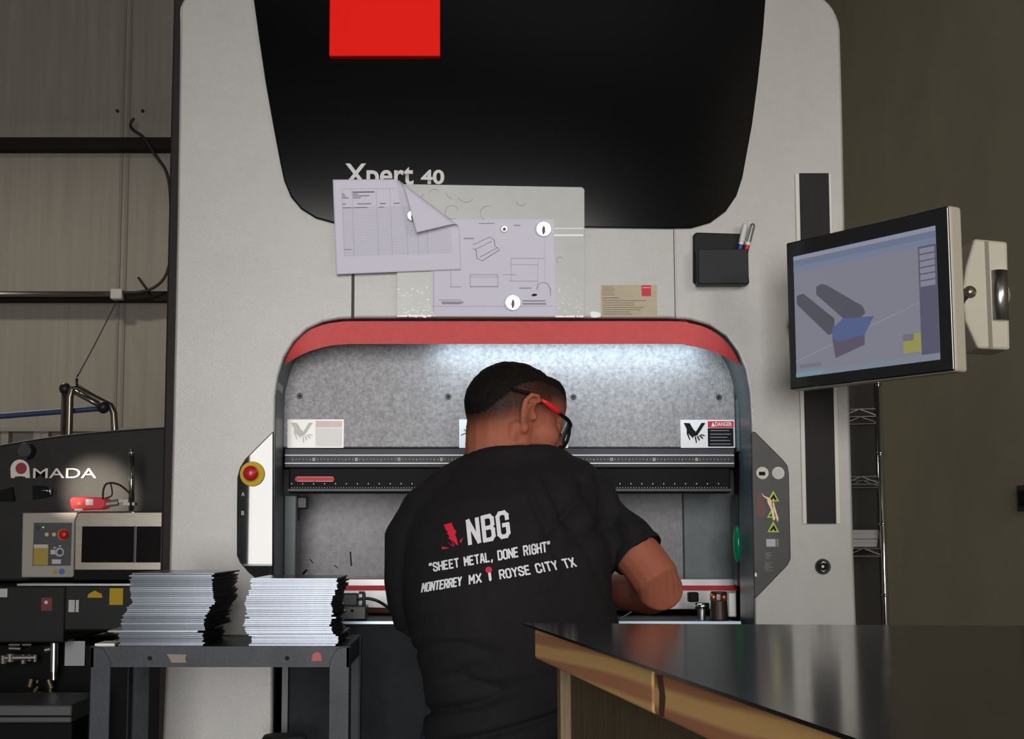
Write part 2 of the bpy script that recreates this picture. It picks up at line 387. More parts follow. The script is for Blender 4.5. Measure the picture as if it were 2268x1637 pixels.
# tooling on the bed
zt = zb+.002
def onbed(x0, x1, y0, y1, Y, d, name, m, bev=.003):
    a = W(x0, y0, Y); c = W(x1, y1, Y)
    return MB().box(a.x, c.x, Y, Y+d, max(c.z, zt), a.z).build(name, m, pb, bevel=bev)
onbed(744, 811, 1342, 1380, F+.07, .08, 'tool_clamp', mat('clamp_grey', (.06, .062, .066), .4, .5))
onbed(752, 792, 1315, 1343, F+.08, .05, 'clamp_head', M_dark)
b = MB()
for x in (757, 780): b.disc(x, 1353, F+.07, 3.5, .0015)
b.build('clamp_bolt', M_blackm, pb)
b = MB(); b.cyl(W(806, 1313, F+.1), W(806, 1345, F+.1), .004); b.cyl(W(795, 1313, F+.1), W(808, 1313, F+.1), .003)
b.build('clamp_lever', M_dark, pb)
cable('gauge_cable', [(792, 1328, F+.1), (815, 1326, F+.1), (840, 1333, F+.1), (870, 1352, F+.08), (900, 1362, F+.08)], .0035, None, F, parent=pb)
MB().cyl(W(812, 1352, F+.12), W(960, 1356, F+.12), .007).build('copper_rod', mat('copper_dark', (.20, .09, .06), .4, .6), pb, smooth=True)
MB().cyl(W(1330, 1345, F+.14), W(1440, 1345, F+.14), .008).build('chrome_rod', M_chrome, pb, smooth=True)
cable('thin_wire', [(1372, 1372, F+.06), (1396, 1357, F+.07), (1420, 1342, F+.08)], .0015, None, F, parent=pb, m=mat('wire_grey', (.15, .2, .22), .4, .6))
b = MB(); b.cyl(W(1540, 1343, F+.12), W(1570, 1343, F+.12), .008)
b.build('roller', M_chrome, pb, smooth=True)
b = MB(); b.cyl(W(1554, 1380, F+.12)+Vector((0, 0, .004)), W(1554, 1350, F+.12), .009); b.cyl(W(1554, 1379, F+.12)+Vector((0, 0, .004)), W(1554, 1374, F+.12), .016)
b.build('roller_stand', M_steel, pb, smooth=False)
onbed(1526, 1548, 1312, 1334, F+.16, .03, 'roller_block', M_blackm)
b = MB(); b.cyl(W(1592, 1374, F+.1), W(1592, 1330, F+.1), .021, .018); b.cyl(W(1592, 1316, F+.1), W(1592, 1310, F+.1), .018)
mt = b.build('gauge_motor', mat('motor_dark', (.05, .03, .025), .4, .4), pb, smooth=False, bevel=.002)
b = MB()
for x in (1580, 1603): b.cyl(W(x, 1331, F+.1), W(x, 1315, F+.1), .0075)
b.build('copper_winding', mat('copper', (.55, .20, .09), .35, .8), mt, smooth=True)
onbed(1612, 1632, 1312, 1368, F+.2, .02, 'end_bracket', mat('gauge_white', (0, 0, 0)))
# green lens at the right of the opening
g = MB(); g.ball(W(1633, 1205, F+.12), (.009, .02, .042)); g.build('green_indicator', mat('green_lens', (.0, .10, .04), .12, 0, emit=(0, .35, .12), estr=.10), pb, smooth=True)
# ---- left and right control plates
lp = [(607, 956), (600, 962), (545, 1017), (533, 1036), (527, 1058), (526, 1140), (526, 1230), (533, 1246), (552, 1268), (566, 1279), (606, 1284)]
cp = MB().plate(Q(lp, F), F-.012, .012).build('control_plate', mat('plate_gloss', (.030, .030, .034), .02, 0, 30, .3, coat=.6, spec=.6), pb, bevel=.002)
e = MB().disc(559, 1050, F-.012, 27.5, .006, 32).build('emergency_stop', M_yellow, cp, bevel=.002)
b = MB(); c0 = W(557, 1049, F-.018)
b.cyl(c0, c0+Vector((0, -.012, 0)), .012); b.ball(c0+Vector((0, -.016, 0)), (.0165, .009, .0165))
b.build('stop_knob', mat('knob_red', (.48, .012, .02), .3), e, smooth=True)
lettering('plate_letter', 'A', (534.5, 1090, 542, 1099), F-.0125, M_pale, cp)
lettering('plate_letter', 'B', (534.5, 1132, 541, 1141), F-.0125, M_pale, cp)
rp = [(1661, 958), (1670, 957), (1732, 1019), (1742, 1032), (1745, 1050), (1749, 1238), (1742, 1252), (1684, 1312), (1672, 1324), (1668, 1324)]
cp2 = MB().plate(Q(rp, F), F-.012, .012).build('control_plate', mat('plate_dark', (.045, .045, .047), .28, 0, 30, .3), pb, bevel=.002)
us = MB().disc(1688, 1048, F-.012, 14, .004, 28).build('usb_port', mat('button_ring', (.62, .61, .56), .4), cp2, bevel=.001)
MB().pbox(1681, 1045, 1695, 1053, F-.0166, .0008).build('socket', M_blackm, us)
b_ = MB().disc(1723, 1048, F-.012, 14, .004, 28).build('push_button', mat('button_ring', (0, 0, 0)), cp2, bevel=.001)
MB().disc(1723, 1048, F-.016, 10.5, .0015, 28).build('button_cap', mat('button_grey', (.5, .5, .52), .4), b_)
for cy_, cx_ in ((1101, 1710), (1137, 1709), (1169, 1710)):
    t_ = MB().plate(Q([(cx_-13, cy_+10), (cx_, cy_-14), (cx_+13, cy_+10)], F), F-.0128, .0008).build('warning_triangle', M_green, cp2)
    b = MB(); b.plate(Q([(cx_-8, cy_+7), (cx_+1, cy_-6), (cx_+8, cy_+7), (cx_+3, cy_+7), (cx_, cy_+2), (cx_-3, cy_+7)], F), F-.0134, .0006); b.build('symbol', M_blackm, t_)
tp = mat('pale_streak', (.85, .66, .42), .45)
b = MB(); b.plate(Q([(1683, 1092), (1690, 1099), (1703, 1104), (1706, 1112), (1707, 1122), (1711, 1132), (1714, 1152), (1709, 1153), (1704, 1128), (1697, 1114), (1696, 1106), (1688, 1101)], F), F-.0145, .0009)
b.plate(Q([(1710, 1108), (1713, 1122), (1721, 1150), (1719, 1158), (1716, 1148), (1708, 1118)], F), F-.0145, .0009)
b.build('pale_streak', tp, cp2)  # pale orange streak shapes laid on the plate
MB().plate(Q([(1673, 1095), (1680, 1093), (1687, 1101), (1690, 1118), (1695, 1140), (1684, 1146), (1673, 1142)], F), F-.0126, .0006).build('worn_patch', mat('worn_brown', (.16, .075, .06), .6), cp2)
MB().pbox(1697, 1194, 1718, 1211, F-.0128, .0008).build('small_display', mat('display_grey', (.42, .44, .52), .3), cp2)
MB().pbox(1720, 1194, 1724, 1211, F-.0128, .0008).build('display_edge', mat('display_green', (.22, .25, .05), .4), cp2)
bars('plate_text', [(1695, 1224+i*3.2, 1695+random.randint(9, 17), 1225.4+i*3.2) for i in range(5)]+[(1694, 1246+i*3.4, 1694+random.randint(9, 20), 1247.4+i*3.4) for i in range(6)], F-.012, mat('plate_ink', (.17, .17, .18), .5), cp2)
MB().pbox(1672, 1269, 1676, 1277, F-.015, .003).build('plate_clip', M_bright, cp2)
# ---- slide rail on the right pillar
b = MB(); 
sl = MB().plate(Q([(1760, 384), (1840, 384), (1861, 1161), (1777, 1161)], F), F-.004, .004).build('slide_frame', mat('slide_white', (.62, .60, .56), .4), pb, bevel=.0015)
MB().plate(Q([(1769, 385), (1834, 385), (1851, 1160), (1786, 1160)], F), F-.006, .003).build('slide_strip', mat('slide_black', (.008, .008, .009), .5, 0, 40, .5, stretch=(6, 1, .3), spec=.2), sl)
kz = MB().disc(1822, 1255, F, 17, .006, 28).build('key_switch', M_dark, pb, bevel=.002)
MB().disc(1822, 1255, F-.006, 13.5, .001, 28).build('switch_face', M_blackm, kz)
b = MB(); b.disc(1822, 1255, F-.007, 3, .002)
b.plate(Q([(1815, 1248), (1822, 1243), (1829, 1248), (1822, 1246)], F), F-.0078, .0009); b.plate(Q([(1815, 1262), (1822, 1267), (1829, 1262), (1822, 1264.5)], F), F-.0078, .0009)
b.build('switch_mark', M_chrome, kz)
# info sticker and stub sticker
cs = MB().pbox(1331, 631, 1456, 702, F-.0012, .0012).build('info_sticker', M_cream, pb)
MB().pbox(1421, 632, 1442, 656, F-.002, .0008).build('red_stamp', mat('label_red', (0, 0, 0)), cs)
bars('stamp_line', [(1423, 636, 1440, 638.2)], F-.002, mat('pinkish', (0, 0, 0)), cs)
rr_ = [(1334, 635+i*4.4, 1334+n, 636.4+i*4.4) for i, n in enumerate((24, 28, 27, 24, 27))]+[(1335, 659, 1372, 661)]+[(1335, 665+i*5, 1335+n, 666.6+i*5) for i, n in enumerate((96, 70, 70, 92, 84, 60, 66))]
bars('printed_text', rr_, F-.0012, mat('card_ink', (.24, .20, .16), .7), cs)
MB().plate(Q([(1307, 692), (1312, 690), (1320, 691), (1330, 694), (1330, 702), (1318, 704), (1309, 703)], F), F-.0012, .0012).build('sticker_remnant', M_bright, pb)

# ------------------------------------------------------------------ papers and magnets on the press
sh = MB().plate(Q([(880, 411), (1288, 418), (1293, 423), (1294, 704), (880, 703)], F), F-.014, .0015).build('plastic_board', mat('board_grey', (.46, .475, .465), .30, 0, 14, .12, .05, 60))
tag(sh, 'large light grey plastic sheet stuck across the black panel edge above the opening', 'board')
b = MB()
for (cx_, cy_, r_, a0, a1) in ((925, 425, 14, 200, 340), (962, 430, 11, 40, 170), (1003, 425, 15, 190, 260), (1032, 430, 18, 200, 330), (1001, 470, 15, 20, 300), (1080, 472, 16, 60, 280), (1155, 445, 11, 180, 350), (1240, 576, 7, 20, 250), (940, 452, 9, 100, 280)):
    p = [W(x, y, F-.0145) for x, y in arc(cx_, cy_, r_, r_, a0, a1, 14)]
    b.tube(p, .0005, 4)
b.build('scribble', mat('scribble_grey', (.27, .28, .27), .8), sh)
rnd = random.Random(3)
sp = []
for i in range(70):
    x = rnd.uniform(880, 953); y = 702-(rnd.random()**1.5)*68; l = rnd.uniform(1, 5); sp.append((x, y, min(x+l, 956), y+rnd.uniform(.8, 2.2)))
for i in range(36):
    x = rnd.uniform(1231, 1288); y = 702-(rnd.random()**2.2)*90; l = rnd.uniform(1, 4); sp.append((x, y, x+l, y+rnd.uniform(.8, 2)))
sp += [(880, 698, 955, 702), (1230, 699, 1292, 703)]
bars('painted_sparkle', [r for r in sp if r[0] < 1000], F-.014, M_bright, sh); bars('painted_sparkle', [r for r in sp if r[0] > 1000], F-.014, M_bright, sh)  # glints of the crinkled plastic, painted as small white bars
bars('bright_strip', [(1225, 505, 1292, 507), (1225, 519, 1292, 523)], F-.014, M_bright, sh, each=True)
dw = MB().plate(Q([(956, 490), (1226, 489), (1229, 702), (968, 702), (960, 692), (955, 670)], F), F-.0158, .001).build('drawing_sheet', M_paper)
tag(dw, 'smudged white technical drawing held to the grey plastic sheet by round magnets', 'paper')
ln = [(1027, 527, 1050, 529.5), (1138, 498, 1152, 500.5), (1041, 608, 1103, 609.2), (1041, 634, 1103, 636), (1041, 608, 1042.2, 636), (1102, 608, 1103.2, 636), (1041, 613, 1103, 613.8),
      (1131, 572, 1207, 573), (1131, 572, 1132, 622), (1206, 530, 1207, 625), (1191, 575, 1192, 640), (1131, 586, 1192, 586.8), (1128, 622, 1192, 623), (1150, 637, 1177, 639.5), (1112, 608, 1142, 609),
      (998, 600, 999, 637), (998, 635, 1022, 636.2), (972, 664, 1022, 665.5), (978, 668, 1026, 672), (980, 672, 1020, 674), (958, 678, 1225, 678.7), (960, 520, 960.8, 690), (1157, 665, 1208, 668), (1157, 671, 1210, 675), (1060, 494, 1095, 496)]
bars('drawing_line', ln, F-.0158, mat('pencil', (.33, .32, .38), .8), dw, each=True)
b = MB()
for pts in ([(1048, 542), (1085, 525), (1095, 532), (1096, 545), (1107, 553), (1068, 578), (1056, 572), (1055, 555), (1048, 550)], [(1052, 553), (1090, 534)], [(1062, 570), (1103, 548)], [(1188, 642), (1192, 630), (1202, 625), (1212, 628), (1219, 640), (1219, 655)]):
    b.tube([W(x, y, F-.0162) for x, y in pts], .0006, 4)
b.build('part_outline', M_ink, dw)
b = MB()
for pts in ([(1176, 656), (1182, 653), (1190, 655), (1186, 658), (1179, 659)],): b.plate(Q(pts, F), F-.0166, .0008)
b.build('ink_blot', M_blackm, dw)
# curled letter-size paper
def curled():
    TL, TR, BL, BR = Vector((737, 398)), Vector((1013, 396)), Vector((745, 608)), Vector((1021, 597))
    A, Bq = Vector((862, 397)), Vector((1024, 520)); d = (Bq-A).normalized(); n = Vector((d.y, -d.x)); Rr = 11.0
    nx, ny = 64, 48
    def point(s, t):
        p = (TL*(1-s)+TR*s)*(1-t)+(BL*(1-s)+BR*s)*t
        h = (p-A).dot(n); lift = 1.0+10*s*(1-t)*(.4+.6*t)+4*s*t
        if h > 0:
            base = p-n*h
            if h < math.pi*Rr: p = base+n*(Rr*math.sin(h/Rr)); lift += Rr*(1-math.cos(h/Rr))
            else: p = base-n*(h-math.pi*Rr); lift += 2*Rr+.10*(h-math.pi*Rr)
        return W(p.x, p.y, F-.0168-lift*.001)
    b = MB(); V = [[b.bm.verts.new(point(i/nx, j/ny)) for i in range(nx+1)] for j in range(ny+1)]
    for j in range(ny):
        for i in range(nx): b.bm.faces.new((V[j][i], V[j][i+1], V[j+1][i+1], V[j+1][i]))
    o = b.build('printed_form', M_paper, smooth=True)
    sd = o.modifiers.new('s', 'SOLIDIFY'); sd.thickness = .0004
    # print: rules that follow the sheet
    g = MB(); t2 = MB()
    def strip(bb, s0, t0, s1, t1, wd, k=14):
        P = []
        for i in range(k+1):
            u = i/k; s, t = s0+(s1-s0)*u, t0+(t1-t0)*u
            pp = (TL*(1-s)+TR*s)*(1-t)+(BL*(1-s)+BR*s)*t
            if (pp-A).dot(n) > -6: break
            P.append(point(s, t)+Vector((0, -.0008, 0)))
        if len(P) < 2: return
        dv = Vector((0, 0, wd)) if abs(s1-s0) > abs(t1-t0) else Vector((wd, 0, 0))
        bb.loft([[p-dv for p in P], [p+dv for p in P]], cap=False, closed=False)
    for i in range(30): strip(g, .07, .30+i*.0175, .935, .30+i*.0175, .00025, 40)
    for s in (.07, .15, .345, .455, .58, .665, .74, .935): strip(g, s, .10 if s < .5 else .5, s, .82, .0003, 40)
    strip(g, .07, .10, .5, .10, .0003)
    strip(t2, .155, .135, .33, .135, .0012)
    for t, a0, a1 in ((.155, .07, .09), (.175, .07, .10), (.195, .07, .12), (.155, .155, .20), (.175, .155, .29), (.195, .155, .22), (.26, .07, .10), (.26, .19, .30), (.26, .37, .42), (.26, .48, .53), (.30, .07, .14), (.30, .155, .27), (.30, .36, .40), (.74, .07, .13)):
        t3_ = MB(); strip(t3_, a0, t, a1, t, .0008); t3_.build('printed_word', M_ink, o)
    g.build('ruled_line', M_inkl, o); t2.build('form_title', M_ink, o)
    tag(o, 'white ruled form with its top right corner curled over on the press front', 'paper')
curled()
def magnet(px, py, Y, r, label):
    t_ = MB().disc(px, py, Y, r, .006, 32).build('magnet', M_chrome, bevel=.0015)
    c = W(px, py, Y)
    if r > 10:
        b = MB(); b.plate(Q([(px-2, py+12), (px-4, py+2), (px-1, py-9), (px+3, py-5), (px+4, py+5), (px+1, py+11)], Y-.006), Y-.0066, .0008); b.build('worn_mark', mat('mark_brown', (.09, .075, .03), .5), t_)
    else:
        MB().disc(px, py, Y-.006, r*.5, .002).build('centre_dimple', M_dark, t_)
    tag(t_, label, 'magnet')
magnet(1204, 508, F-.0158, 18, 'round silver magnet at the upper right of the technical drawing')
magnet(1136, 671, F-.0158, 18, 'round silver magnet at the bottom of the technical drawing')
magnet(1117, 508, F-.0158, 8, 'tiny steel magnet at the top of the drawing, smallest of the magnets')
magnet(914, 478, F-.0275, 13, 'round magnet half hidden under the curled paper corner')
# pen tray and markers
pt = thing('pen_holder', 'black plastic pen holder on the press beside the seam above the opening', 'holder', W(1597, 632, F-.02))
MB().plate(Q([(1534, 524), (1538, 518), (1544, 517), (1640, 520), (1645, 526), (1658, 628), (1654, 633), (1540, 631), (1534, 626)], F), F-.012, .011).build('back_plate', mat('tray_black', (.012, .012, .014), .45, spec=.12), pt, bevel=.003)
b = MB(); p0 = W(1545, 551, F-.045); p1 = W(1659, 629, F-.045)
b.box(p0.x, p1.x, F-.045, F-.041, p1.z, p0.z); b.box(p0.x, p0.x+.004, F-.045, F-.012, p1.z, p0.z); b.box(p1.x-.004, p1.x, F-.045, F-.012, p1.z, p0.z); b.box(p0.x, p1.x, F-.045, F-.012, p1.z, p1.z+.004)
b.build('pocket', mat('tray_black2', (.020, .022, .026), .45, spec=.15), pt, bevel=.002)
def marker(px0, py0, px1, py1, c, label):
    a, e = W(px0, py0, F-.027), W(px1, py1, F-.027); d = (e-a)
    r = MB(); r.tube([a, a+d*.62], .0055, 14); o = r.build('marker', M_whitep, smooth=False, bevel=.001)
    MB().tube([a+d*.62, a+d*.97, e], [.0062, .0062, .004], 14).build('cap', M_chrome if c[0] > .3 else mat('cap_grey', (.6, .6, .6), .4), o)
    MB().tube([a+d*.30, a+d*.55], .0058, 14).build('colour_band', mat('band%d' % int(c[0]*100), c, .4), o)
    tag(o, label, 'marker')
marker(1628, 600, 1651, 495, (.02, .04, .25), 'white marker with a blue band standing in the pen holder, left one')
marker(1640, 602, 1668, 496, (.5, .02, .02), 'white marker with a red band leaning in the pen holder, right one')

# ------------------------------------------------------------------ monitor on its arm
YL, YR = 3.06, 2.71
def scr(u, v, off=0):                              # u,v 0..1 on the front face (left-top origin)
    a = W(1740, 545, YL); t = W(2097, 449, YR); c = W(1750, 868, YL); e = W(2113, 815, YR)
    xa = (a.x+c.x)/2; xb = (t.x+e.x)/2
    ex = Vector((xb-xa, YR-YL, 0)); nrm = Vector((ex.y, -ex.x, 0)).normalized()
    if nrm.y > 0: nrm = -nrm
    zt_, zb_ = (a.z+t.z)/2, (c.z+e.z)/2
    return Vector((xa, YL, 0))+ex*u+Vector((0, 0, zt_+(zb_-zt_)*v))+nrm*off
mo = thing('touch_monitor', 'flat touch monitor showing a part drawing, on an arm at the right pillar', 'monitor', scr(.5, 1, -.1))
def face_plate(us, off, d, name, m, parent, bevel=0, seg=2):
    b = MB(); nrm = (scr(0, 0, 1)-scr(0, 0, 0)); b.prism([scr(u, v, off) for u, v in us], -nrm*d); return b.build(name, m, parent, bevel=bevel, seg=seg)
full = [(0, 0), (1, 0), (1, 1), (0, 1)]
hs = face_plate([(-.004, -.006), (1.004, -.006), (1.004, 1.006), (-.004, 1.006)], -.004, .034, 'housing', mat('housing_beige', (.45, .42, .34), .45), mo, .006, 3)
bz = face_plate(full, .0, .006, 'bezel', mat('bezel_black', (.012, .014, .018), .07, spec=.8), mo, .004, 3)
def em(name, c, k=1.2): return mat(name, (.02, .02, .02), .25, emit=c, estr=k)
sc = face_plate([(.05, .105), (.93, .105), (.93, .925), (.05, .925)], .0004, .0006, 'screen', em('screen_view', (.135, .138, .172)), mo)
def ui(us, c, name, lay=1):
    def mp(p): return (.05+.88*p[0], .105+.82*p[1])
    return face_plate([mp(p) for p in us], .0004+.0005*lay, .0003, name, em('scr_%02x%02x%02x' % tuple(int(x*255) for x in c), c), sc)
def rc(a, b_, c, d): return [(a, b_), (c, b_), (c, d), (a, d)]
ui(rc(0, 0, 1, .035), (.17, .18, .24), 'title_bar'); ui(rc(0, .035, 1, .085), (.095, .115, .17), 'tool_bar'); ui(rc(0, .085, 1, .135), (.115, .135, .20), 'tool_bar'); ui(rc(0, .95, 1, 1), (.13, .15, .19), 'status_bar')
ui(rc(.0, .965, .2, .99), (.10, .20, .24), 'status_text', 2)
ui(rc(.885, .135, 1, .95), (.060, .060, .095), 'side_panel')
for i in range(6): ui(rc(.895, .15+i*.05, .99, .19+i*.05), (.15, .15, .20), 'side_button', 2)
ui([(.02, .33), (.07, .32), (.30, .57), (.29, .68), (.25, .69), (.02, .40)], (.050, .050, .066), 'view_part', 2)
ui([(.17, .285), (.21, .27), (.25, .29), (.50, .505), (.52, .56), (.46, .62), (.38, .60), (.17, .35)], (.052, .054, .072), 'view_part', 2)
ui([(.28, .645), (.36, .58), (.58, .60), (.51, .73), (.34, .76), (.28, .73)], (.055, .075, .17), 'view_part', 3)
ui([(.28, .73), (.34, .76), (.51, .73), (.51, .81), (.30, .885)], (.065, .055, .085), 'view_part', 3)
ui(rc(.77, .78, .885, .92), (.20, .19, .055), 'tool_icon', 2); ui(rc(.77, .78, .84, .83), (.10, .10, .13), 'tool_icon', 3)
ui([(.0, .865), (.885, .55), (.885, .555), (.0, .872)], (.19, .18, .23), 'view_line', 2)
ui(rc(.03, .90, .19, .93), (.10, .11, .13), 'view_text', 2)
bars_ = MB(); nrm = (scr(0, 0, 1)-scr(0, 0, 0)).normalized()
# wall-arm bracket behind the monitor
bk = MB(); Yk = 2.86
a = lambda x, y: q(x, y, Yk)
bk.plate([a(2158, 528), a(2232, 535), a(2238, 775), a(2166, 772), a(2138, 710), a(2131, 650), a(2140, 590)], Yk, .09)
br = bk.build('arm_joint', mat('housing_beige', (0, 0, 0)), mo, bevel=.005)
MB().cyl(W(2212, 600, Yk+.004), W(2215, 710, Yk+.004), .0165, n=24).build('hinge_barrel', M_steel, br, smooth=True)
b = MB(); c = W(2148, 647, Yk); b.cyl(c, c+Vector((0, -.003, 0)), .012); b.ball(c+Vector((0, -.003, 0)), (.008, .005, .008)); b.build('screw_cap', mat('cap_bronze', (.30, .26, .2), .25, .8), br, smooth=True)
MB().pbox(2189.4, 534, 2190.6, 773, Yk-.0008, .001).build('seam', mat('seam_brown', (.2, .18, .14), .6), br)
ar = MB(); p0 = scr(.55, .5, -.04); p1 = W(1812, 700, F-.05)
ar.tube([W(2190, 655, Yk+.05), Vector((.98, 3.05, 1.60)), p1, p1+Vector((0, .043, 0))], [.035, .035, .035, .035], 12)
ar.ball(W(2190, 655, Yk+.05), .04)
ar.build('swing_arm', mat('housing_beige', (0, 0, 0)), mo)
vm = MB(); ce = scr(.72, .5, -.036); vm.tube([ce, ce-nrm*.05, W(2160, 655, Yk+.05)], .03, 12); vm.build('mount', M_dark, mo)
pm = MB(); pm.ball(scr(-.02, .56, -.02), .009); pm.build('side_button', mat('button_maroon', (.08, .02, .03), .4), mo, smooth=True)

# ------------------------------------------------------------------ work cart with stacks
CY, CB = 2.72, 3.07
M_cart = mat('cart_paint', (.030, .036, .046), .42, .2, 16, .4, .1, 200, spec=.3)
xl, xr = W(200, 1450, CY).x, W(775, 1450, CY).x; ztop = W(400, 1431, CY).z; zlow = W(400, 1478, CY).z
ct = thing('work_cart', 'dark grey steel shop cart carrying two stacks of bright sheet metal', 'cart', ((xl+xr)/2, (CY+CB)/2, 0))
b = MB(); b.box(xl+.004, xr-.004, CY+.004, CB-.004, ztop-.012, ztop-.004)
b.box(xl+.002, xr-.002, CY+.002, CY+.006, zlow, ztop-.001); b.box(xl+.002, xr-.002, CB-.006, CB-.002, zlow, ztop-.001); b.box(xl+.002, xl+.006, CY, CB, zlow, ztop-.001); b.box(xr-.006, xr-.002, CY, CB, zlow, ztop-.001)
tray = b.build('top_tray', M_cart, ct)
b = MB(); b.box(xl+.01, xr-.01, CY+.01, CB-.01, .28, .29); b.box(xl+.006, xr-.006, CY+.006, CY+.01, .25, .29); b.box(xl+.006, xr-.006, CB-.01, CB-.006, .25, .29)
b.build('lower_shelf', M_cart, ct)
lw = .037
for sx in (0, 1):
    for sy in (0, 1):
        x0, x1 = (xl, xl+lw) if not sx else (xr-lw, xr); y0, y1 = (CY, CY+.003) if not sy else (CB-.003, CB)
        b = MB()
        if not sx: pr = [(x0, zlow-.9*0), (x1, 0), (x1, ztop-.028), (x1-.014, ztop-.004), (x0, ztop-.001)]
        else: pr = [(x0, 0), (x1, 0), (x1, ztop-.001), (x0+.014, ztop-.004), (x0, ztop-.028)]
        pr = [(x, .12 if z <= zlow-.5 or i < 2 else z) for i, (x, z) in enumerate(pr)]
        if not sx: pr[0] = (x0, .12)
        b.plate(pr, y0, .003)
        ex = (x0, x0+.003) if not sx else (x1-.003, x1); ey = (CY, CY+lw) if not sy else (CB-lw, CB)
        b.box(*ex, *ey, .12, ztop-.002)
        b.build('leg', M_cart, ct, bevel=.001)
        c = MB(); cx_ = (x0+x1)/2; cy_ = CY+.02 if not sy else CB-.02
        c.cyl((cx_-.012, cy_, .05), (cx_+.012, cy_, .05), .05, n=24); c.build('wheel', M_blackm, ct, bevel=.004)
        c = MB(); c.box(cx_-.018, cx_+.018, cy_-.012, cy_+.012, .1, .13); c.box(cx_-.018, cx_-.015, cy_-.01, cy_+.01, .05, .12); c.box(cx_+.015, cx_+.018, cy_-.01, cy_+.01, .05, .12); c.build('caster_fork', M_steel, ct)
MB().plate(Q([(690, 1465), (692, 1450), (698, 1445), (706, 1445), (711, 1450), (713, 1464)], CY), CY+.0008, .0012).build('red_sticker', mat('sticker_dullred', (.38, .03, .03), .45), tray)
MB().plate(Q([(369, 1449), (413, 1450), (410, 1458), (412, 1468), (379, 1468), (376, 1460)], CY), CY+.0008, .0012).build('torn_label', mat('label_tan', (.25, .22, .18), .7), tray)
for x in (332, 636): MB().disc(x, 1458, CY+.002, 5, .0006).build('bolt_hole', M_blackm, tray)
wp = MB(); p = W(213, 1424, CY+.03); wp.box(p.x, p.x+.036, CY+.02, CY+.10, ztop-.003, ztop+.003)
tag(wp.build('paper_scrap', M_stickerw), 'small white scrap at the left end of the cart top', 'scrap')

M_sheet = mat('sheet_metal', (.115, .127, .148), .22, 1, 40, .25, stretch=(1, 1, 14))
def sheet_mesh(wd, dp, t):
    b = MB(); b.box(-wd/2, wd/2, 0, dp, 0, t); me = b.mesh('sheet')
    bm = bmesh.new(); bm.from_mesh(me); bmesh.ops.bevel(bm, geom=[e for e in bm.edges], offset=t*.44, segments=2, affect='EDGES'); bm.to_mesh(me); bm.free()
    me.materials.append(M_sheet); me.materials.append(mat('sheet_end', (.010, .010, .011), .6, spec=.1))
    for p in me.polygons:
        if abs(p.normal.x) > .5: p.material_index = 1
    return me
def stack(zbase, n, t, prof, wd, dp, y0, label, group, rs):
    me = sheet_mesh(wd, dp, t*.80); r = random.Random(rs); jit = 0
    for i in range(n):
        u = i/max(n-1, 1); k = u*(len(prof)-1); j = min(int(k), len(prof)-2); f = k-j
        f = f*f*(3-2*f)
        x = prof[j]*(1-f)+prof[j+1]*f+r.uniform(-.0016, .0016)
        if r.random() < .12: x += r.uniform(-.004, .006)
        o = bpy.data.objects.new('sheet_metal_part', me); COL.objects.link(o)
        o.location = (x, y0+r.uniform(-.003, .003)+(.004 if i % 7 == 0 else 0), zbase+i*t); o.rotation_euler = (0, 0, r.uniform(-.012, .012))
        tag(o, label, 'sheet metal part', group)
zs = ztop-.0035
def cx(x0, x1, y=1400): return W((x0+x1)/2, y, CY+.02).x
wl = (466-283)/FPX*(CY+.02)
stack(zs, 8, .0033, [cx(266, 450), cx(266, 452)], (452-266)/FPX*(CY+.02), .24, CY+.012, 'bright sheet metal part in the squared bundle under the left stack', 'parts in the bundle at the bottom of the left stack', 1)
z1 = zs+8*.0033
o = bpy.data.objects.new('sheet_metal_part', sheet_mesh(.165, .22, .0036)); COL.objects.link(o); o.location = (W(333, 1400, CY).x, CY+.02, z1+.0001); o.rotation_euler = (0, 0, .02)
tag(o, 'single bent piece sticking out left between the bundle and the left stack', 'sheet metal part')
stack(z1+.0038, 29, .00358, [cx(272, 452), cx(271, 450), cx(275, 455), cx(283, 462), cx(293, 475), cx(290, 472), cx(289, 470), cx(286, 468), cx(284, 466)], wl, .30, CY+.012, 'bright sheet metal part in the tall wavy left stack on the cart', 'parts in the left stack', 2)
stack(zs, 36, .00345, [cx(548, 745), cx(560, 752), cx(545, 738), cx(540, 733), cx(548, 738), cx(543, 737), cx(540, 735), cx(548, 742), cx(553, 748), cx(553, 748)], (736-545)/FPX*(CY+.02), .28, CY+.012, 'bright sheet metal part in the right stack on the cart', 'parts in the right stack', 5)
ps = thing('black_post', 'black round-capped post standing behind the cart at the bottom edge', 'post', (W(630, 1640, 3.16).x, 3.16, 0))
zc = W(630, 1628, 3.16).z
MB().tube([(ps.location.x, 3.16, .0), (ps.location.x, 3.16, zc-.02)], .022, 16).build('shaft', M_blackm, ps)
MB().tube([(ps.location.x, 3.16, zc-.03), (ps.location.x, 3.16, zc-.008), (ps.location.x, 3.16, zc)], [.048, .048, .042], 28).build('cap', mat('rubber', (.008, .008, .008), .6), ps)

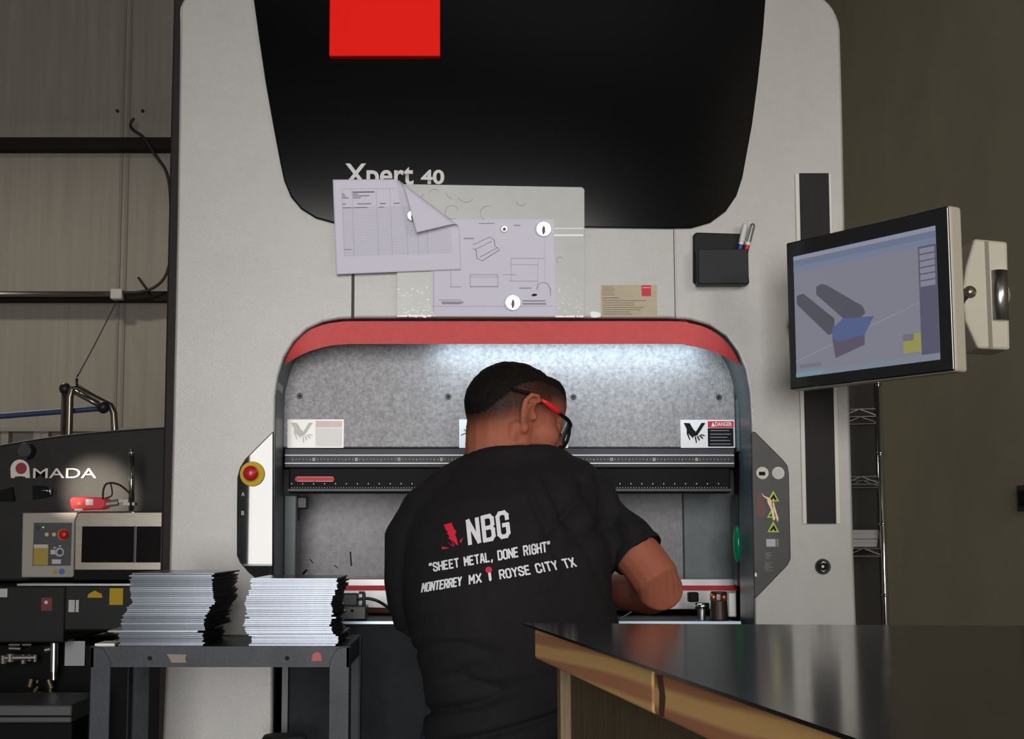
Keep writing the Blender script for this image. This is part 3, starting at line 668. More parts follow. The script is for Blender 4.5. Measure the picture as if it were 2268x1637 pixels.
# ------------------------------------------------------------------ workbench in the right foreground
TZ = 1.063
A = WZ(1158, 1380, TZ); D1 = WZ(1900, 1637, TZ); d = (D1-A).normalized(); Bk = WZ(2268, 1386, TZ); e = (Bk-A).normalized()
nn = Vector((-d.y, d.x, 0)); nn = nn if nn.x > 0 else -nn
wb = thing('workbench', 'wooden workbench with a worn steel sheet top in the right foreground', 'workbench', (.75, 1.3, 0))
near = A+d*((.42-A.y)/d.y)
c1 = A+e*1.35; c2 = Vector((c1.x+.1, .42, TZ))
mt = mat('bench_steel', (.10, .10, .097), .14, .85, 5, .35, .02, 18, stretch=(1, 5, 1))
b = MB(); b.prism([A, c1, c2, near], (0, 0, -.003)); b.build('steel_top', mt, wb)
def wood(name, c1, c2, seed):
    m = mat(name, c1, .55, bump=.12, bscale=60, stretch=(9, 1, 9)); N = m.node_tree.nodes; L = m.node_tree.links
    tc = N.new('ShaderNodeTexCoord'); mp = N.new('ShaderNodeMapping'); mp.inputs['Scale'].default_value = (16, 1.7, 16); mp.inputs['Location'].default_value = (seed, seed*.7, 1.3); mp.inputs['Rotation'].default_value = (.05, 0, .15)
    wv = N.new('ShaderNodeTexWave'); wv.wave_type = 'RINGS'; wv.rings_direction = 'Y'; wv.inputs['Scale'].default_value = .55; wv.inputs['Distortion'].default_value = 5; wv.inputs['Detail'].default_value = 2; wv.inputs['Detail Scale'].default_value = .7
    r = N.new('ShaderNodeValToRGB'); e = r.color_ramp.elements; e[0].color = (*c1, 1); e[0].position = .35; e[1].color = (*c2, 1); e[1].position = .8
    L.new(tc.outputs['Object'], mp.inputs[0]); L.new(mp.outputs[0], wv.inputs[0]); L.new(wv.outputs['Fac'], r.inputs[0]); L.new(r.outputs[0], N['Principled BSDF'].inputs['Base Color'])
    return m
M_wood = wood('pine', (1.0, .64, .25), (.70, .31, .16), 2.1); M_wood2 = wood('pine_knotty', (.98, .60, .24), (.60, .25, .13), 5.3)
st0 = A+d*.055+nn*.008; zt2 = TZ-.004
def rail(s0, s1, m):
    p = [st0+d*s0, st0+d*s1, st0+d*s1+nn*.09, st0+d*s0+nn*.09]
    b = MB(); b.prism([Vector((v.x, v.y, zt2)) for v in p], (0, 0, -.043)); return b.build('side_rail', m, wb, bevel=.005, seg=3)
L1 = .69
rail(0, L1, M_wood); rail(L1+.002, 1.70, M_wood2)
kn = MB(); kc = st0+d*(L1+.03)-nn*.0004; kv = Vector((0, 0, -.043))
kn.prism([Vector((v.x, v.y, zz)) for v, zz in ((kc-d*.014, zt2-.004), (kc+d*.012, zt2-.003), (kc+d*.020, zt2-.022), (kc+d*.014, zt2-.040), (kc-d*.006, zt2-.041), (kc-d*.002, zt2-.020))], nn*.0008); kn.build('knot', mat('knot_dark', (.12, .045, .03), .6), wb)
p = [st0+nn*.09, st0+nn*1.3, st0+nn*1.3+d*.04, st0+nn*.09+d*.04]
pe = st0+e*.03
b = MB(); b.prism([Vector((v.x, v.y, zt2)) for v in (st0+nn*.092, st0+nn*.092+e*1.1, st0+nn*.092+e*1.1+d*.04, st0+nn*.092+d*.04)], (0, 0, -.085)); b.build('end_rail', M_wood2, wb, bevel=.003)
M_ply = mat('old_plywood', (.16, .12, .07), .7, 0, 6, .5, .2, 40, stretch=(12, 12, 1))
def postbox(s, off, ws, wn, z0, z1, name, m):
    o_ = st0+d*s+nn*off; b = MB(); b.prism([Vector((v.x, v.y, z1)) for v in (o_, o_+d*ws, o_+d*ws+nn*wn, o_+nn*wn)], (0, 0, z0-z1)); return b.build(name, m, wb, bevel=.002)
zl = zt2-.0435
postbox(.02, .028, .026, .05, 0, zl, 'leg', mat('post_wood', (.30, .22, .12), .7, 0, 8, .5, .2, 50, stretch=(14, 14, .8)))
postbox(.0465, .042, 1.45, .018, .30, zl, 'side_panel', M_ply)
for s, off in ((1.5, .062), (.02, 1.05), (1.5, 1.05)): postbox(s, off, .05, .05, 0, zl, 'leg', M_ply)

# ------------------------------------------------------------------ punch press in the left background
PY6 = 6.0
pp = thing('punch_press', 'dark grey punch press with a white lettered logo, far left behind the cart', 'machine', (-1.6, 6.6, 0))
M_pdark = mat('press_dark', (.022, .022, .023), .55, .1, 10, .3, .15, 120, spec=.3)
top = catmull([(-260, 1030, 0), (-120, 1006, 0), (0, 985, 0), (90, 970, 0), (200, 957, 0), (375, 945, 0), (560, 940, 0)], 4)
xz = [q(v.x, v.y, PY6) for v in top]+Q([(560, 1288), (-260, 1288)], PY6)
MB().plate(xz, PY6, .9).build('upper_frame', M_pdark, pp, bevel=.01)
# logo: arched A with red disc, then lettering
M_logo = mat('logo_white', (.80, .78, .72), .45)
la = [(25, 1059)]+arc(45, 1040, 21, 22, 180, 0, 14)+[(67, 1059), (58, 1059), (56, 1056), (45, 1055), (34, 1056), (33, 1059)]
lg = MB().plate(Q(la, PY6), PY6-.006, .006).build('logo_arch', M_logo, pp)
MB().disc(47, 1037.5, PY6-.006, 12.5, .002, 28).build('logo_disc', mat('logo_red', (.30, .01, .025), .5), lg)
lettering('logo_lettering', 'MADA', (73, 1037, 214, 1059), PY6-.005, M_logo, pp, offset=.006)
# knob and recesses
b = MB(); c = W(62, 1000, PY6); b.cyl(c, c+Vector((0, -.06, 0)), .035, .03); b.build('top_knob', M_dark, pp, smooth=False, bevel=.004)
b = MB(); b.plate(Q([(74, 1076), (100, 1077), (114, 1083), (114, 1098), (100, 1103), (76, 1106)], PY6), PY6-.02, .02); b.build('side_recess', M_blackm, pp); b = MB(); b.plate(Q([(-10, 1090), (30, 1080), (35, 1110), (-10, 1110)], PY6), PY6-.02, .02)
b.build('side_recess', M_blackm, pp)
b = MB(); b.cyl(W(93, 1087, PY6-.03), W(112, 1087, PY6-.03), .005); b.cyl(W(111, 1080, PY6-.03), W(111, 1097, PY6-.03), .006); b.build('latch', M_chrome, pp, smooth=True)
# control box
Cb = PY6-.16
cb = thing_box = MB().plate(Q([(50, 1136), (170, 1135), (172, 1140), (166, 1150), (163, 1275), (160, 1279), (47, 1279)], Cb), Cb, .16).build('control_box', mat('box_beige', (.40, .375, .33), .5), pp, bevel=.004)
MB().pbox(75, 1158, 156, 1253, Cb-.004, .004).build('control_panel', mat('panel_grey', (.05, .05, .055), .4), cb)
b = MB(); b.disc(141, 1184, Cb-.004, 12.5, .008, 24); ee = b.build('stop_collar', mat('collar_orange', (.55, .18, .03), .4), cb)
b = MB(); b.ball(W(141, 1184, Cb-.018), (.019, .012, .019)); b.build('stop_button', mat('stop_red', (.62, .02, .015), .35), ee, smooth=True)
for x in (105, 121):
    MB().disc(x, 1184, Cb-.004, 4.5, .01).build('push_button', mat('button_cream', (.55, .52, .4), .4), cb)
MB().disc(96, 1168, Cb-.004, 1.6, .004).build('indicator', mat('led_green', (.02, .3, .05), .3, emit=(.05, .8, .15), estr=1.0), cb)
MB().disc(84, 1168, Cb-.004, 4, .003).build('indicator', M_dark, cb)
MB().pbox(75, 1210, 106, 1252, Cb-.006, .002).build('yellow_label', mat('label_ochre', (.42, .31, .03), .5), cb)
MB().pbox(75, 1206, 106, 1214, Cb-.0066, .0024).build('label_header', M_pale, cb)
k = MB().disc(133, 1223, Cb-.004, 10, .006, 24).build('key_dial', mat('dial_grey', (.32, .34, .31), .4, .4), cb)
MB().disc(133, 1223, Cb-.010, 5.5, .003, 20).build('dial_centre', M_dark, k)
bars('small_label', [(112, 1218, 122, 1228), (115, 1239, 135, 1249), (118, 1212, 124, 1215), (130, 1208, 136, 1211)], Cb-.004, mat('label_bluewhite', (.55, .58, .66), .4), cb, .002, each=True)
MB().plate(Q([(115, 1272), (122, 1259), (129, 1272)], Cb), Cb-.002, .002).build('warning_triangle', mat('label_ochre', (0, 0, 0)), cb)
MB().disc(137, 1266, Cb, 6.5, .002).build('blue_sign', M_blue, cb)
# stainless guard with dark windows
Gb = PY6-.22
go = [(171, 1136), (178, 1133), (640, 1131), (640, 1280), (186, 1280), (172, 1274), (163, 1262), (164, 1152)]
gd = MB().plate(Q(go, Gb), Gb, .2).build('turret_guard', mat('guard_steel', (.42, .385, .33), .28, 1, 20, .2, stretch=(1, 1, 8)), pp, bevel=.006)
M_glass = mat('dark_pane', (.012, .008, .009), .12)
MB().pbox(182, 1166, 297, 1246, Gb-.003, .004).build('pane', M_glass, gd, bevel=.001)
MB().pbox(301, 1166, 357, 1246, Gb-.003, .004).build('pane', M_glass, gd, bevel=.001)
MB().pbox(361, 1166, 640, 1246, Gb-.003, .004).build('pane', M_glass, gd, bevel=.001)
MB().pbox(297.5, 1165, 300, 1247, Gb-.006, .006).build('pane_divider', M_chrome, gd)
MB().pbox(358, 1133, 360, 1280, Gb-.004, .004).build('guard_seam', M_dark, gd)
MB().pbox(165, 1262, 640, 1284, Gb-.01, .18).build('guard_sill', M_blackm, gd)
# red sensor head with its bracket, pole and cables
sb = MB().plate(Q([(157, 1108), (160, 1103), (166, 1101), (230, 1102), (236, 1106), (236, 1122), (226, 1128), (160, 1130)], Gb), Gb-.02, .1).build('sensor_box', mat('sensor_red', (.60, .02, .03), .35, emit=(1, .03, .05), estr=.12), pp, bevel=.004)  # faint emission added for the warm light falling on the box
MB().pbox(190, 1106, 206, 1119, Gb-.0215, .0016).build('sensor_label', M_bright, sb)
MB().plate(Q([(173, 1118), (178, 1110), (184, 1118)], Gb), Gb-.0215, .0016).build('sensor_triangle', mat('orange', (.8, .3, .03), .4), sb)
MB().pbox(165, 1127, 183, 1131, Gb-.024, .004).build('sensor_foot', M_bright, sb)
b = MB(); b.tube([W(232, 1117, Gb), W(262, 1113, Gb)], .013, 14); b.pbox(262, 1106, 284, 1113, Gb-.01, .05); b.pbox(272, 1113, 298, 1120, Gb-.01, .05)
b.build('sensor_bracket', mat('bracket_grey', (.40, .38, .34), .45, .5), pp)
b = MB(); b.cyl(W(292, 1004, Gb), W(291, 1132, Gb), .011); b.ball(W(292, 1003, Gb), .013); b.build('pole', M_chrome, pp, smooth=True)
cable('sensor_cable', [(228, 1106), (229, 1085), (236, 1072), (250, 1070), (268, 1076), (288, 1093)], .004, None, Gb-.03, parent=pp)
cable('sensor_cable', [(233, 1104), (247, 1098), (248, 1085), (245, 1072)], .003, None, Gb-.03, parent=pp)
# lower body with stickers
lb_ = MB(); lb_.pbox(-260, 1297, 141, 1425, PY6-.3, .9); l1 = lb_.build('lower_cabinet', mat('cab_dark', (.012, .013, .014), .5, .1, 12, .3, spec=.3), pp, bevel=.008)
lb_ = MB(); lb_.pbox(142.5, 1296, 560, 1398, PY6-.3, .9); l2 = lb_.build('lower_cabinet', mat('cab_dark', (0, 0, 0)), pp, bevel=.008)
b = MB(); b.pbox(38, 1293, 560, 1297.5, PY6-.31, .2); b.build('cabinet_edge', M_steel, pp)
b = MB(); b.box(-3.6, -.9, PY6-.1, PY6+.6, 0, W(0, 1425, PY6).z); b.build('base', M_blackm, pp)
Lb = PY6-.3
bars('cabinet_label', [(0, 1304, 16, 1323)], Lb, M_pale, l1, .003)
MB().pbox(92, 1324, 115, 1353, Lb-.004, .004).build('red_switch_plate', mat('switch_red', (.20, .012, .02), .45), l1)
MB().disc(104, 1334, Lb-.004, 4, .012).build('switch_knob', M_whitep, l1)
bars('cabinet_label', [(152, 1329, 165, 1356), (168, 1329, 174, 1356)], Lb, M_pale, l2, .003, each=True)
MB().plate(Q([(194, 1324), (196, 1316), (210, 1308), (226, 1316), (227, 1324)], Lb), Lb-.003, .003).build('yellow_sticker', M_yellow, l2)
MB().pbox(243, 1303, 272, 1340, Lb-.003, .003).build('yellow_sticker', M_yellow, l2)
MB().pbox(144, 1420, 187, 1475, PY6-.12, .004).build('paper_label', mat('label_paper', (.50, .52, .55), .6), pp, bevel=.001)
# pneumatic fittings under the cabinet
M_fit = mat('fitting', (.42, .40, .36), .35, .9)
b = MB()
for x, y, x2, y2, r in ((20, 1428, 45, 1428, .006), (50, 1428, 70, 1428, .006), (20, 1436, 46, 1437, .007), (12, 1457, 78, 1456, .013), (8, 1452, 8, 1470, .012), (24, 1448, 24, 1466, .016), (52, 1450, 52, 1470, .01), (66, 1450, 66, 1464, .01), (78, 1450, 78, 1466, .008), (100, 1440, 118, 1436, .012)):
    b.cyl(W(x, y, PY6-.2), W(x2, y2, PY6-.2), r, n=12)
b.build('valve_block', M_fit, pp)
b = MB(); b.cyl(W(120, 1424, PY6-.22), W(119, 1488, PY6-.22), .015, n=16); b.cyl(W(119, 1488, PY6-.22), W(119, 1506, PY6-.22), .010, n=16); b.build('air_cylinder', M_steel, pp, smooth=False)
b = MB(); r2 = random.Random(4)
for i in range(16):
    x = r2.uniform(60, 160); y = r2.uniform(1500, 1560); b.cyl(W(x, y, PY6-.2), W(x+r2.uniform(-8, 8), y+r2.uniform(4, 22), PY6-.2), r2.uniform(.006, .014), n=10)
b.build('hose_fitting', mat('fitting_brass', (.14, .11, .06), .4, .6), pp)
# feed table in front
ft = MB(); ft.pbox(-260, 1562, 158, 1602, 5.2, .44); t_ = thing('feed_table', 'low dark feed table at the bottom left, in front of the punch press', 'table', (-1.9, 5.6, 0))
ft.build('table_top', mat('feed_grey', (.10, .105, .115), .45, .2), t_, bevel=.006)
b = MB(); b.pbox(-260, 1585, 158, 1589, 5.195, .006); b.build('groove', M_blackm, t_)
b = MB(); x0 = W(-260, 1600, 5.22).x; x1 = W(160, 1600, 5.22).x; b.box(x0, x1, 5.22, 5.62, 0, W(0, 1602, 5.22).z-.001); b.build('table_base', M_blackm, t_)
# pipe frame and blue hose behind the punch press
pf = thing('pipe_frame', 'bent steel pipe frame rising behind the dark punch press', 'frame', (W(195, 960, 7).x, 7, 0))
M_pipe = mat('pipe_steel', (.30, .28, .24), .3, .9)
zb7 = .02
def drop(px, Y): v = W(px, 960, Y); return Vector((v.x, Y, zb7))
MB().tube([drop(157, 7.02), W(155, 880, 7.02), W(160, 862, 7.02), W(170, 858, 7.02), W(205, 880, 7.02), W(245, 900, 7.02), W(252, 915, 7.02), W(254, 950, 7.02), drop(256, 7.02)], .017, 12).build('bent_pipe', M_pipe, pf, smooth=True)
MB().tube([drop(144, 7.05), W(143, 862, 7.05)], .014, 12).build('post_pipe', mat('pipe_rust', (.10, .07, .06), .5, .5), pf, smooth=True)
MB().tube([W(165, 868, 6.98), W(232, 904, 6.98)], .012, 12).build('brace_pipe', M_pipe, pf, smooth=True)
for args in ((229, 902, 6.98, .03), (144, 861, 7.05, .028)): MB().ball(W(*args[:3]), args[3]).build('pipe_clamp', M_dark, pf, smooth=True)
MB().cyl(W(170, 858, 7.0), W(170, 838, 7.0), .006).build('wire_pin', M_dark, pf, smooth=True)
cable('air_hose', [(-420, 938), (-60, 925), (60, 917), (140, 911), (228, 904)], .014, 'blue air hose running left from the pipe frame', 7.09, 'hose', mat('hose_blue', (.035, .07, .17), .45))

# ------------------------------------------------------------------ wire shelving at the right
SY = 5.5
ws = thing('wire_shelving', 'chrome wire shelving unit with a dark back, between the press and the olive wall', 'shelf', (1.1, 5.7, 0))
xp = W(1953, 1100, SY).x; ztp = W(1950, 700, SY).z
sd_, fd_ = Vector((.274, .962, 0)), Vector((-.962, .274, 0)); WL, WD = .85, .36
def LS(a, d_, z): return Vector((xp, SY, 0))+fd_*a+sd_*d_+Vector((0, 0, z))   # a along the front, d_ into the depth
for a_, d_ in ((0, 0), (WL, 0), (0, WD), (WL, WD)):
    b = MB(); b.cyl(LS(a_, d_, 0), LS(a_, d_, ztp), .0125, n=16)
    for z in np.arange(.2, ztp-.05, .26): b.cyl(LS(a_, d_, z), LS(a_, d_, z+.012), .0145, n=16)
    b.build('post', M_chrome, ws, smooth=True)
b = MB(); b.prism([LS(-.01, WD+.02, .05), LS(WL, WD+.02, .05), LS(WL, WD+.02, ztp), LS(-.01, WD+.02, ztp)], sd_*.01); b.build('back_panel', mat('panel_brown', (.030, .026, .022), .7), ws)
shelf_z = {}
for py in (905, 1055, 1215, 1420):
    z = W(1900, py, SY).z; shelf_z[py] = z; b = MB()
    for d_ in (0, WD):
        b.cyl(LS(0, d_, z), LS(WL, d_, z), .003, n=6); b.cyl(LS(0, d_, z-.028), LS(WL, d_, z-.028), .003, n=6)
        for i in range(12): b.cyl(LS(WL*i/12, d_, z if i % 2 else z-.028), LS(WL*(i+1)/12, d_, z-.028 if i % 2 else z), .0018, n=5)
    for i in range(20): b.cyl(LS(WL*(i+.5)/20, 0, z+.002), LS(WL*(i+.5)/20, WD, z+.002), .0018, n=5)
    b.build('wire_shelf', mat('wire_dull', (.35, .34, .33), .3, .9), ws)
z = shelf_z[1215]+.0045; lower = 0
for a0, h, lab in ((.022, .028, 'white flat box on the wire shelf, lower of the two'), (.016, .033, 'white flat box on the wire shelf, upper of the two')):
    t_ = MB(); t_.prism([LS(a0, .05, z), LS(a0+.16, .05, z), LS(a0+.16, .27, z), LS(a0, .27, z)], (0, 0, h))
    t_ = t_.build('flat_box', mat('box_grey_white', (.42, .41, .41), .6), bevel=.003)
    c = MB(); c.prism([LS(a0-.002, .048, z+h-.012), LS(a0+.162, .048, z+h-.012), LS(a0+.162, .272, z+h-.012), LS(a0-.002, .272, z+h-.012)], (0, 0, .0132)); c.build('lid', mat('box_grey_white', (0, 0, 0)), t_, bevel=.002)
    tag(t_, lab, 'box'); z += h+.002
sw = MB(); p = WZ(2262, 1100, 1.32); yy = 2.2/((2262-PX)/FPX); p = W(2262, 1105, yy); sw.box(2.17, 2.199, yy-.17, yy-.01, p.z-.05, p.z+.05)
o = sw.build('wall_outlet', M_dark, bevel=.004); MB().box(2.166, 2.171, yy-.14, yy-.04, p.z-.03, p.z+.03).build('cover_plate', M_blackm, o)
tag(o, 'small dark outlet box on the olive wall at the right edge', 'outlet')

# ------------------------------------------------------------------ person
def ringfrom(cx_, cy_, z, rx, ry, tilt=0, n=40, e=2.3):
    out = []
    for k in range(n):
        a_ = 2*math.pi*k/n; c, s = math.cos(a_), math.sin(a_)
        x = rx*math.copysign(abs(c)**(2/e), c); y = ry*math.copysign(abs(s)**(2/e), s)
        out.append(Vector((cx_+x, cy_+y, z+x*tilt)))
    return out
rows = [(1800, 940, 1335, 2.80, .125, 0), (1700, 934, 1348, 2.80, .13, 0), (1637, 936, 1354, 2.80, .133, .02), (1560, 946, 1362, 2.80, .137, .03), (1480, 938, 1370, 2.80, .14, .05),
        (1400, 918, 1372, 2.80, .14, .08), (1320, 902, 1362, 2.80, .135, .10), (1240, 895, 1350, 2.81, .13, .12), (1160, 896, 1345, 2.83, .125, .13),
        (1100, 915, 1340, 2.85, .122, .14), (1062, 955, 1330, 2.865, .112, .13), (1034, 1000, 1300, 2.88, .102, .10), (1013, 1030, 1262, 2.888, .097, .06), (999, 1040, 1246, 2.89, .093, .04), (990, 1062, 1220, 2.892, .085, .03)]
def torso(mbld, grow):
    R_ = []
    for py, l, r, Yc, ry, tl in rows:
        a_, c_ = W(l, py, Yc), W(r, py, Yc); R_.append(ringfrom((a_.x+c_.x)/2, Yc, a_.z, (c_.x-a_.x)/2+grow, ry+grow, tl))
    mbld.loft(R_)
sh_r = [(1308, 1108, 2.85, .067), (1348, 1160, 2.835, .060), (1390, 1201, 2.815, .0545), (1414, 1229, 2.80, .0525)]
sh_l = [(962, 1148, 2.85, .068), (924, 1200, 2.84, .064), (918, 1290, 2.84, .058), (920, 1345, 2.85, .051), (924, 1386, 2.87, .042)]
ar_r = [(1308, 1112, 2.85, .050), (1348, 1162, 2.835, .046), (1396, 1210, 2.81, .045), (1426, 1246, 2.80, .045), (1452, 1282, 2.785, .045), (1462, 1302, 2.79, .044), (1440, 1312, 2.86, .042), (1400, 1312, 2.95, .038), (1345, 1306, 3.06, .030), (1318, 1302, 3.11, .026)]
ar_l = [(960, 1142, 2.85, .055), (924, 1210, 2.84, .052), (920, 1300, 2.84, .046), (926, 1355, 2.86, .042), (946, 1358, 2.93, .040), (985, 1340, 3.03, .032), (1012, 1330, 3.10, .026)]
def pts3(L): return [W(a_, b_, c_) for a_, b_, c_, r_ in L], [r_ for *_, r_ in L]
# head frame
az, pt_ = math.radians(68), math.radians(17)
Fh = Vector((math.sin(az)*math.cos(pt_), math.cos(az)*math.cos(pt_), -math.sin(pt_)))
Rh = Vector((math.cos(az), -math.sin(az), 0)); Uh = Rh.cross(Fh).normalized()
rl_ = math.radians(-3); 
HC = W(1139, 920, 2.90); HS = 1.0
HM = Matrix((Fh, Rh, Uh)).transposed()             # local (f, r, u) -> world
def H(f, r, u): return HC+HM @ Vector((f, r, u))*HS
bd = MB()
torso(bd, -.012)
P_, r_ = pts3(ar_r); bd.limb(P_, r_); P_, r_ = pts3(ar_l); bd.limb(P_, r_)
# neck
nb = W(1138, 1030, 2.885)
bd.limb([H(-.022, 0, -.035), H(-.035, 0, -.085)*.6+nb*.4, nb+Vector((0, 0, -.02))], [.066, .067, .080])
bd.limb([W(1070, 1050, 2.88), W(1210, 1050, 2.88)], [.045, .045])
# skull and face
bd.ball(H(-.006, 0, .012), (.098, .076, .084), HM, 32)
bd.ball(H(-.03, 0, .005), (.07, .072, .075), HM, 24)
bd.ball(H(.032, 0, -.035), (.060, .060, .075), HM, 24)
bd.ball(H(.050, 0, .034), (.048, .060, .056), HM, 24)
for s in (-1, 1):
    bd.limb([H(-.002, s*.055, -.03), H(.008, s*.052, -.075), H(.078, s*.016, -.102)], [.022, .020, .018])
    bd.ball(H(.050, s*.040, -.026), (.036, .030, .030), HM)
    bd.ball(H(.040, s*.032, -.062), (.052, .036, .048), HM, 24)
    bd.ball(H(.020, s*.046, -.055), (.040, .022, .046), HM, 24)
    bd.limb([H(-.020, s*.066, -.035), H(-.012, s*.050, -.11)], [.012, .014])
    bd.ball(H(.083, s*.030, .012), (.014, .026, .009), HM)
    bd.ball(H(.078, s*.031, -.006), (.015, .015, .012), HM)
    bd.ball(H(.100, s*.011, -.043), (.012, .009, .008), HM)
    # ear: helix, lobe, concha
    er = [(-.006, .078, -.034), (-.014, .083, -.022), (-.022, .090, -.004), (-.024, .094, .014), (-.014, .093, .029), (.002, .087, .032), (.010, .080, .022)]
    bd.tube([H(a_, s*b_, c_) for a_, b_, c_ in er], [.006, .0058, .0055, .0055, .0055, .0055, .005], 10)
    bd.ball(H(-.004, s*.080, -.034), (.008, .0065, .011), HM)
    bd.ball(H(-.008, s*.078, .004), (.014, .007, .027), HM)
    bd.tube([H(a_, s*b_, c_) for a_, b_, c_ in ((-.012, .086, -.014), (-.013, .089, .004), (-.006, .088, .016))], .004, 8)
    bd.ball(H(.009, s*.079, -.007), (.005, .006, .009), HM)
bd.limb([H(.090, 0, .008), H(.112, 0, -.032)], [.009, .013])
bd.ball(H(.088, 0, -.066), (.013, .024, .007), HM); bd.ball(H(.085, 0, -.077), (.012, .021, .007), HM); bd.ball(H(.076, 0, -.104), (.020, .022, .016), HM)
# hands
def hand(wr, fdir, side):
    fd = Vector(fdir).normalized(); up = Vector((0, 0, 1)); sd = fd.cross(up).normalized()
    pc = wr+fd*.05
    bd.ball(pc, (.052, .040, .017), Matrix((fd, sd, up)).transposed())
    for k, (o_, ln_) in enumerate(((-.030, .060), (-.010, .076), (.011, .080), (.031, .070))):
        b0 = wr+fd*.085+sd*o_*side; b1 = b0+fd*ln_*.45+sd*o_*.2*side-up*.004; b2 = b1+fd*ln_*.30-up*.016; b3 = b2+fd*ln_*.14-up*.018
        bd.limb([b0, b1, b2, b3], [.0095, .0088, .008, .007], 10)
    t0 = wr+fd*.035+sd*.034*side; bd.limb([t0, t0+fd*.028+sd*.022*side-up*.006, t0+fd*.055+sd*.026*side-up*.012], [.012, .0105, .0085], 10)
wr_ = W(1318, 1302, 3.11); hand(wr_, (-.35, .9, -.05), -1)
wl_ = W(1012, 1330, 3.10); hand(wl_, (.45, .9, .1), 1)
# legs and feet of the continuous body
cxh = (W(936, 1637, 2.8).x+W(1354, 1637, 2.8).x)/2
legs = []
for s in (-1, 1):
    L = [(cxh+s*.085, 2.80, .80, .085), (cxh+s*.095, 2.79, .66, .082), (cxh+s*.10, 2.79, .47, .062), (cxh+s*.105, 2.80, .30, .055), (cxh+s*.11, 2.80, .10, .040)]
    legs.append(L); bd.limb([Vector(v[:3]) for v in L], [v[3] for v in L])
    bd.limb([(cxh+s*.11, 2.79, .06), (cxh+s*.13, 2.93, .045)], [.038, .032])
me = evaluated(bd.mesh('body'), [('REMESH', dict(mode='VOXEL', voxel_size=.0036)), ('SMOOTH', dict(factor=.5, iterations=4))])
# shirt
sb_ = MB(); torso(sb_, .004)
P_, r_ = pts3(sh_r); sb_.tube(P_, r_, 24); sb_.ball(P_[0], .067)
P_, r_ = pts3(sh_l); sb_.tube(P_, r_, 24); sb_.ball(P_[0], .070)
P_, r_ = pts3([(1070, 1045, 2.885, .045), (1005, 1092, 2.87, .056), (962, 1145, 2.85, .064)]); sb_.limb(P_, r_)
P_, r_ = pts3([(1215, 1048, 2.885, .045), (1275, 1080, 2.87, .054), (1306, 1108, 2.85, .062)]); sb_.limb(P_, r_)
sm = evaluated(sb_.mesh('shirt'), [('REMESH', dict(mode='VOXEL', voxel_size=.0048)), ('SMOOTH', dict(factor=.5, iterations=9))])
# the body under the cloth sits a little deeper than the cloth's creases
bs_ = BVHTree.FromPolygons([v.co.copy() for v in sm.vertices], [tuple(p.vertices) for p in sm.polygons])
for v in me.vertices:
    if v.co.z < .72: continue
    p_, n_, i_, d_ = bs_.find_nearest(v.co, .06)
    if p_ is not None and (v.co-p_).dot(n_) < -.001: v.co -= n_*max(0, .024-d_)
me.update()
nv = len(me.vertices); co = np.empty(nv*3); me.vertices.foreach_get('co', co); co = co.reshape(-1, 3)
no = np.empty(nv*3); me.vertices.foreach_get('normal', no); no = no.reshape(-1, 3)
loc = (co-np.array(HC)) @ np.array(HM)             # (f, r, u) per vertex
f_, r_c, u_ = loc[:, 0], np.abs(loc[:, 1]), loc[:, 2]
sstep = lambda a, b_, x: (lambda t: t*t*(3-2*t))(np.clip((x-a)/(b_-a), 0, 1))
ear = (r_c > .080) & (f_ > -.035) & (f_ < .02) & (u_ < .042) & (u_ > -.05)
# hairline: high at the forehead, temple dip, fades down the sides and nape
line_u = np.where(f_ > .04, .030+(f_-.04)*.30+np.clip(r_c-.03, 0, 1)*.25, np.where(f_ > 0, .012+f_*.45, .012+f_*.62))
hairy = sstep(.0, .045, u_-line_u-.040*sstep(-.085, -.03, f_)*sstep(.085, .03, f_)*sstep(.02, .055, r_c)-.008)
stub = sstep(-.040, .020, u_-line_u)*(1-.07*sstep(-.06, -.02, f_)*sstep(.07, .04, u_))
stub[ear] = 0; stub[(u_ < -.085)] = 0
beard = sstep(.0, .02, f_)*sstep(-.03, -.06, u_)*(u_ > -.13)*.25
near_head = (np.linalg.norm(loc, axis=1) < .17)
stub = np.where(near_head, np.maximum(stub, 0), 0); beard = np.where(near_head, beard, 0)
ca = me.color_attributes.new('stubble', 'FLOAT_COLOR', 'POINT')
mask = np.clip(stub+beard, 0, 1); rgba = np.stack([mask, mask, mask, np.ones(nv)], 1)
ca.data.foreach_set('color', rgba.ravel())
# skin material with stubble mask
sk = bpy.data.materials.new('skin'); sk.use_nodes = True; N = sk.node_tree.nodes; L = sk.node_tree.links; bs = N['Principled BSDF']
at = N.new('ShaderNodeAttribute'); at.attribute_name = 'stubble'
tn = N.new('ShaderNodeTexNoise'); tn.inputs['Scale'].default_value = 28; tn.inputs['Detail'].default_value = 6
cr = N.new('ShaderNodeValToRGB'); cr.color_ramp.elements[0].color = (.32, .094, .058, 1); cr.color_ramp.elements[1].color = (.42, .146, .09, 1)
t3 = N.new('ShaderNodeTexNoise'); t3.inputs['Scale'].default_value = 520
mx = N.new('ShaderNodeMix'); mx.data_type = 'RGBA'; mx.inputs[7].default_value = (.012, .008, .007, 1)
tc = N.new('ShaderNodeTexCoord'); L.new(tc.outputs['Object'], tn.inputs['Vector']); L.new(tc.outputs['Object'], t3.inputs['Vector'])
mm = N.new('ShaderNodeMath'); mm.operation = 'MULTIPLY_ADD'; mm.inputs[1].default_value = .9; mm.inputs[2].default_value = .5
m2 = N.new('ShaderNodeMath'); m2.operation = 'MULTIPLY'; m2.use_clamp = True
L.new(t3.outputs['Fac'], mm.inputs[0]); L.new(mm.outputs[0], m2.inputs[0]); L.new(at.outputs['Fac'], m2.inputs[1])
